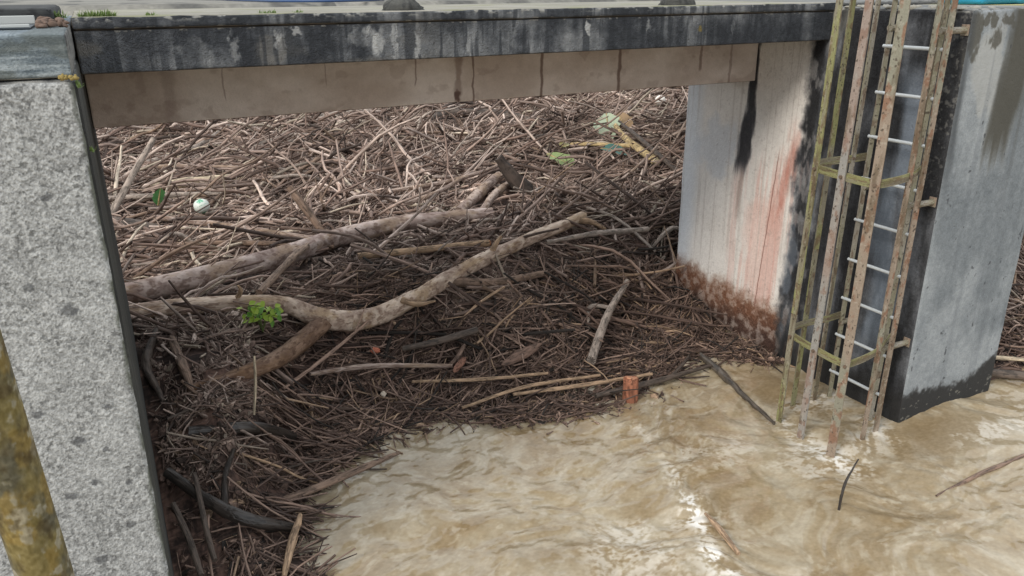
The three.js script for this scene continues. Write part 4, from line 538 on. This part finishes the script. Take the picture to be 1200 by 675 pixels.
function ball(name, label, pos, r, mat, seed) { const t = thing(name, label, 'ball', pos); mesh('shell', lumpGeo(r, r * 0.95, r, seed, 0.06, 14), mat, t); const s = mesh('seam', new THREE.TorusGeometry(r * 0.985, r * 0.03, 6, 28), mat, t); s.rotation.set(1.2, 0.3, 0); return t; }
ball('plastic_ball', 'scuffed white and pale green plastic ball among grey sticks', [-4.31, 0.93, -5.68], 0.085, std({ map: tex(128, 64, (u, v) => mix3([214, 222, 214], [96, 170, 136], sm(0.48, 0.6, fbm(u * 7, v * 5 + 2, 3)))), roughness: 0.4 }), 2);
ball('foam_ball', 'plain white ball lying far out on the raft', [5.0, 1.02, -9.87], 0.105, std({ color: 0xe9e6df, roughness: 0.7 }), 5);
function chunk(name, label, cat, pos, rx, ry, rz, mat, seed) { const m = mesh(name, lumpGeo(rx, ry, rz, seed, 0.35, 10), mat); m.position.set(...pos); m.rotation.set(0.2, seed, 0.1); return tag(m, label, cat); }
chunk('brick_piece', 'small orange brick fragment on the dark raft front', 'brick', [-3.44, 0.385, -2.3], 0.04, 0.028, 0.03, std({ color: new THREE.Color().setRGB(0.45, 0.15, 0.09) }), 3);
chunk('pale_pebble', 'small whitish stone near the water edge of the raft', 'stone', [-3.5, 0.17, -1.94], 0.026, 0.022, 0.022, std({ color: new THREE.Color().setRGB(0.6, 0.52, 0.42) }), 4);
chunk('bark_slab', 'broad reddish slab of bark lying on the raft front', 'bark', [-2.3, 0.27, -1.9], 0.21, 0.02, 0.055, std({ map: bark, color: new THREE.Color().setRGB(0.3, 0.2, 0.16) }), 0.25);
chunk('bark_slab', 'small reddish slab of bark under the crooked trunk', 'bark', [-2.82, 0.25, -2.0], 0.1, 0.022, 0.03, std({ map: bark, color: new THREE.Color().setRGB(0.42, 0.22, 0.16) }), 0.7);
{ const R = rng(12), gs = []; for (let i = 0; i < 26; i++) { const g = lumpGeo(0.005 + R() * 0.006, 0.004 + R() * 0.005, 0.005 + R() * 0.005, i, 0.4, 5); g.translate(-5.225 + R() * 0.058, 2.838 + R() * 0.012, 0.002 + R() * 0.012); gs.push(g); } tag(mesh('moss_clump', mergeGeometries(gs), std({ color: new THREE.Color().setRGB(0.3, 0.23, 0.08) })), 'mustard yellow moss clump on the abutment coping joint', 'moss'); }
function tuft(label, pos, n, hgt, spread, seed, group) { const R = rng(seed), gs = []; for (let i = 0; i < n; i++) { const L = hgt * (0.5 + R() * 0.8), g = leafGeo(L, 0.0022 + R() * 0.003, L * (R() - 0.3) * 0.5, 3); g.rotateX(-1.2 + R() * 0.7); g.rotateY(R() * 6.28); g.translate((R() - 0.5) * spread, 0, (R() - 0.5) * 0.05); gs.push(g); } const m = mesh('grass_tuft', mergeGeometries(gs), leafMat(0.17, 0.25, 0.07)); m.position.set(...pos); return tag(m, label, 'grass', group); }
tuft('short grass tuft growing where kerb block meets deck edge', [-5.215, 3.024, -1.17], 60, 0.035, 0.06, 1);
tuft('broad low grass tuft on the deck edge near the abutment', [-5.05, 3.024, -1.17], 190, 0.036, 0.17, 2);
for (const [x, n, s, k] of [[-4.8, 26, 0.05, 3], [-4.22, 46, 0.1, 4], [-4.05, 24, 0.05, 5]]) tuft('sparse grass wisp rooted in a crack of the deck edge', [x, 3.026, -1.18], n, 0.022, s, k, 'grass wisps along the deck edge');
tuft('pale weed growing from the abutment corner below the coping', [-5.165, 2.80, -0.03], 16, 0.03, 0.02, 8);
tuft('small yellow weed on the abutment side lower down', [-5.165, 2.55, -0.05], 14, 0.03, 0.02, 9);
{ // blue hose on the far yard
  const g = branchGeo([[-1.5, 2.94, -26], [-1.27, 2.94, -18.2], [-0.83, 2.94, -15.6], [0.19, 2.94, -15.2], [1.3, 2.94, -16.4], [2.4, 2.94, -19.4]], [0.03, 0.03, 0.03, 0.03, 0.03, 0.03], { radial: 10, lump: 0.02, seed: 2, seg: 60 });
  tag(mesh('water_hose', g, std({ color: 0x33507e, roughness: 0.5 })), 'thick blue hose curving over the concrete yard beyond the bridge', 'hose');
  const t = thing('tarpaulin_bundle', 'bright cyan tarpaulin bundle on the bridge road behind the pier', 'tarpaulin', [6.2, 2.9, -4.2]);
  mesh('tarpaulin', castBox([-0.55, 0.0, -0.4], [0.6, 0.5, 0.4], { r: 0.07, chip: 1, step: 0.05 }), std({ color: 0x2fa3d4, roughness: 0.5 }), t);
  mesh('pallet', castBox([-0.7, -0.09, -0.5], [0.72, -0.002, 0.5], { r: 0.01 }), std({ color: 0xb0a878 }), t);
}
mesh('far_road', castBox([1.2, 2.70, -7.5], [30, 2.81, -2.9], { r: 0.02, step: 2 }), plainConc).userData.kind = 'structure';
renderer.render(scene, camera);
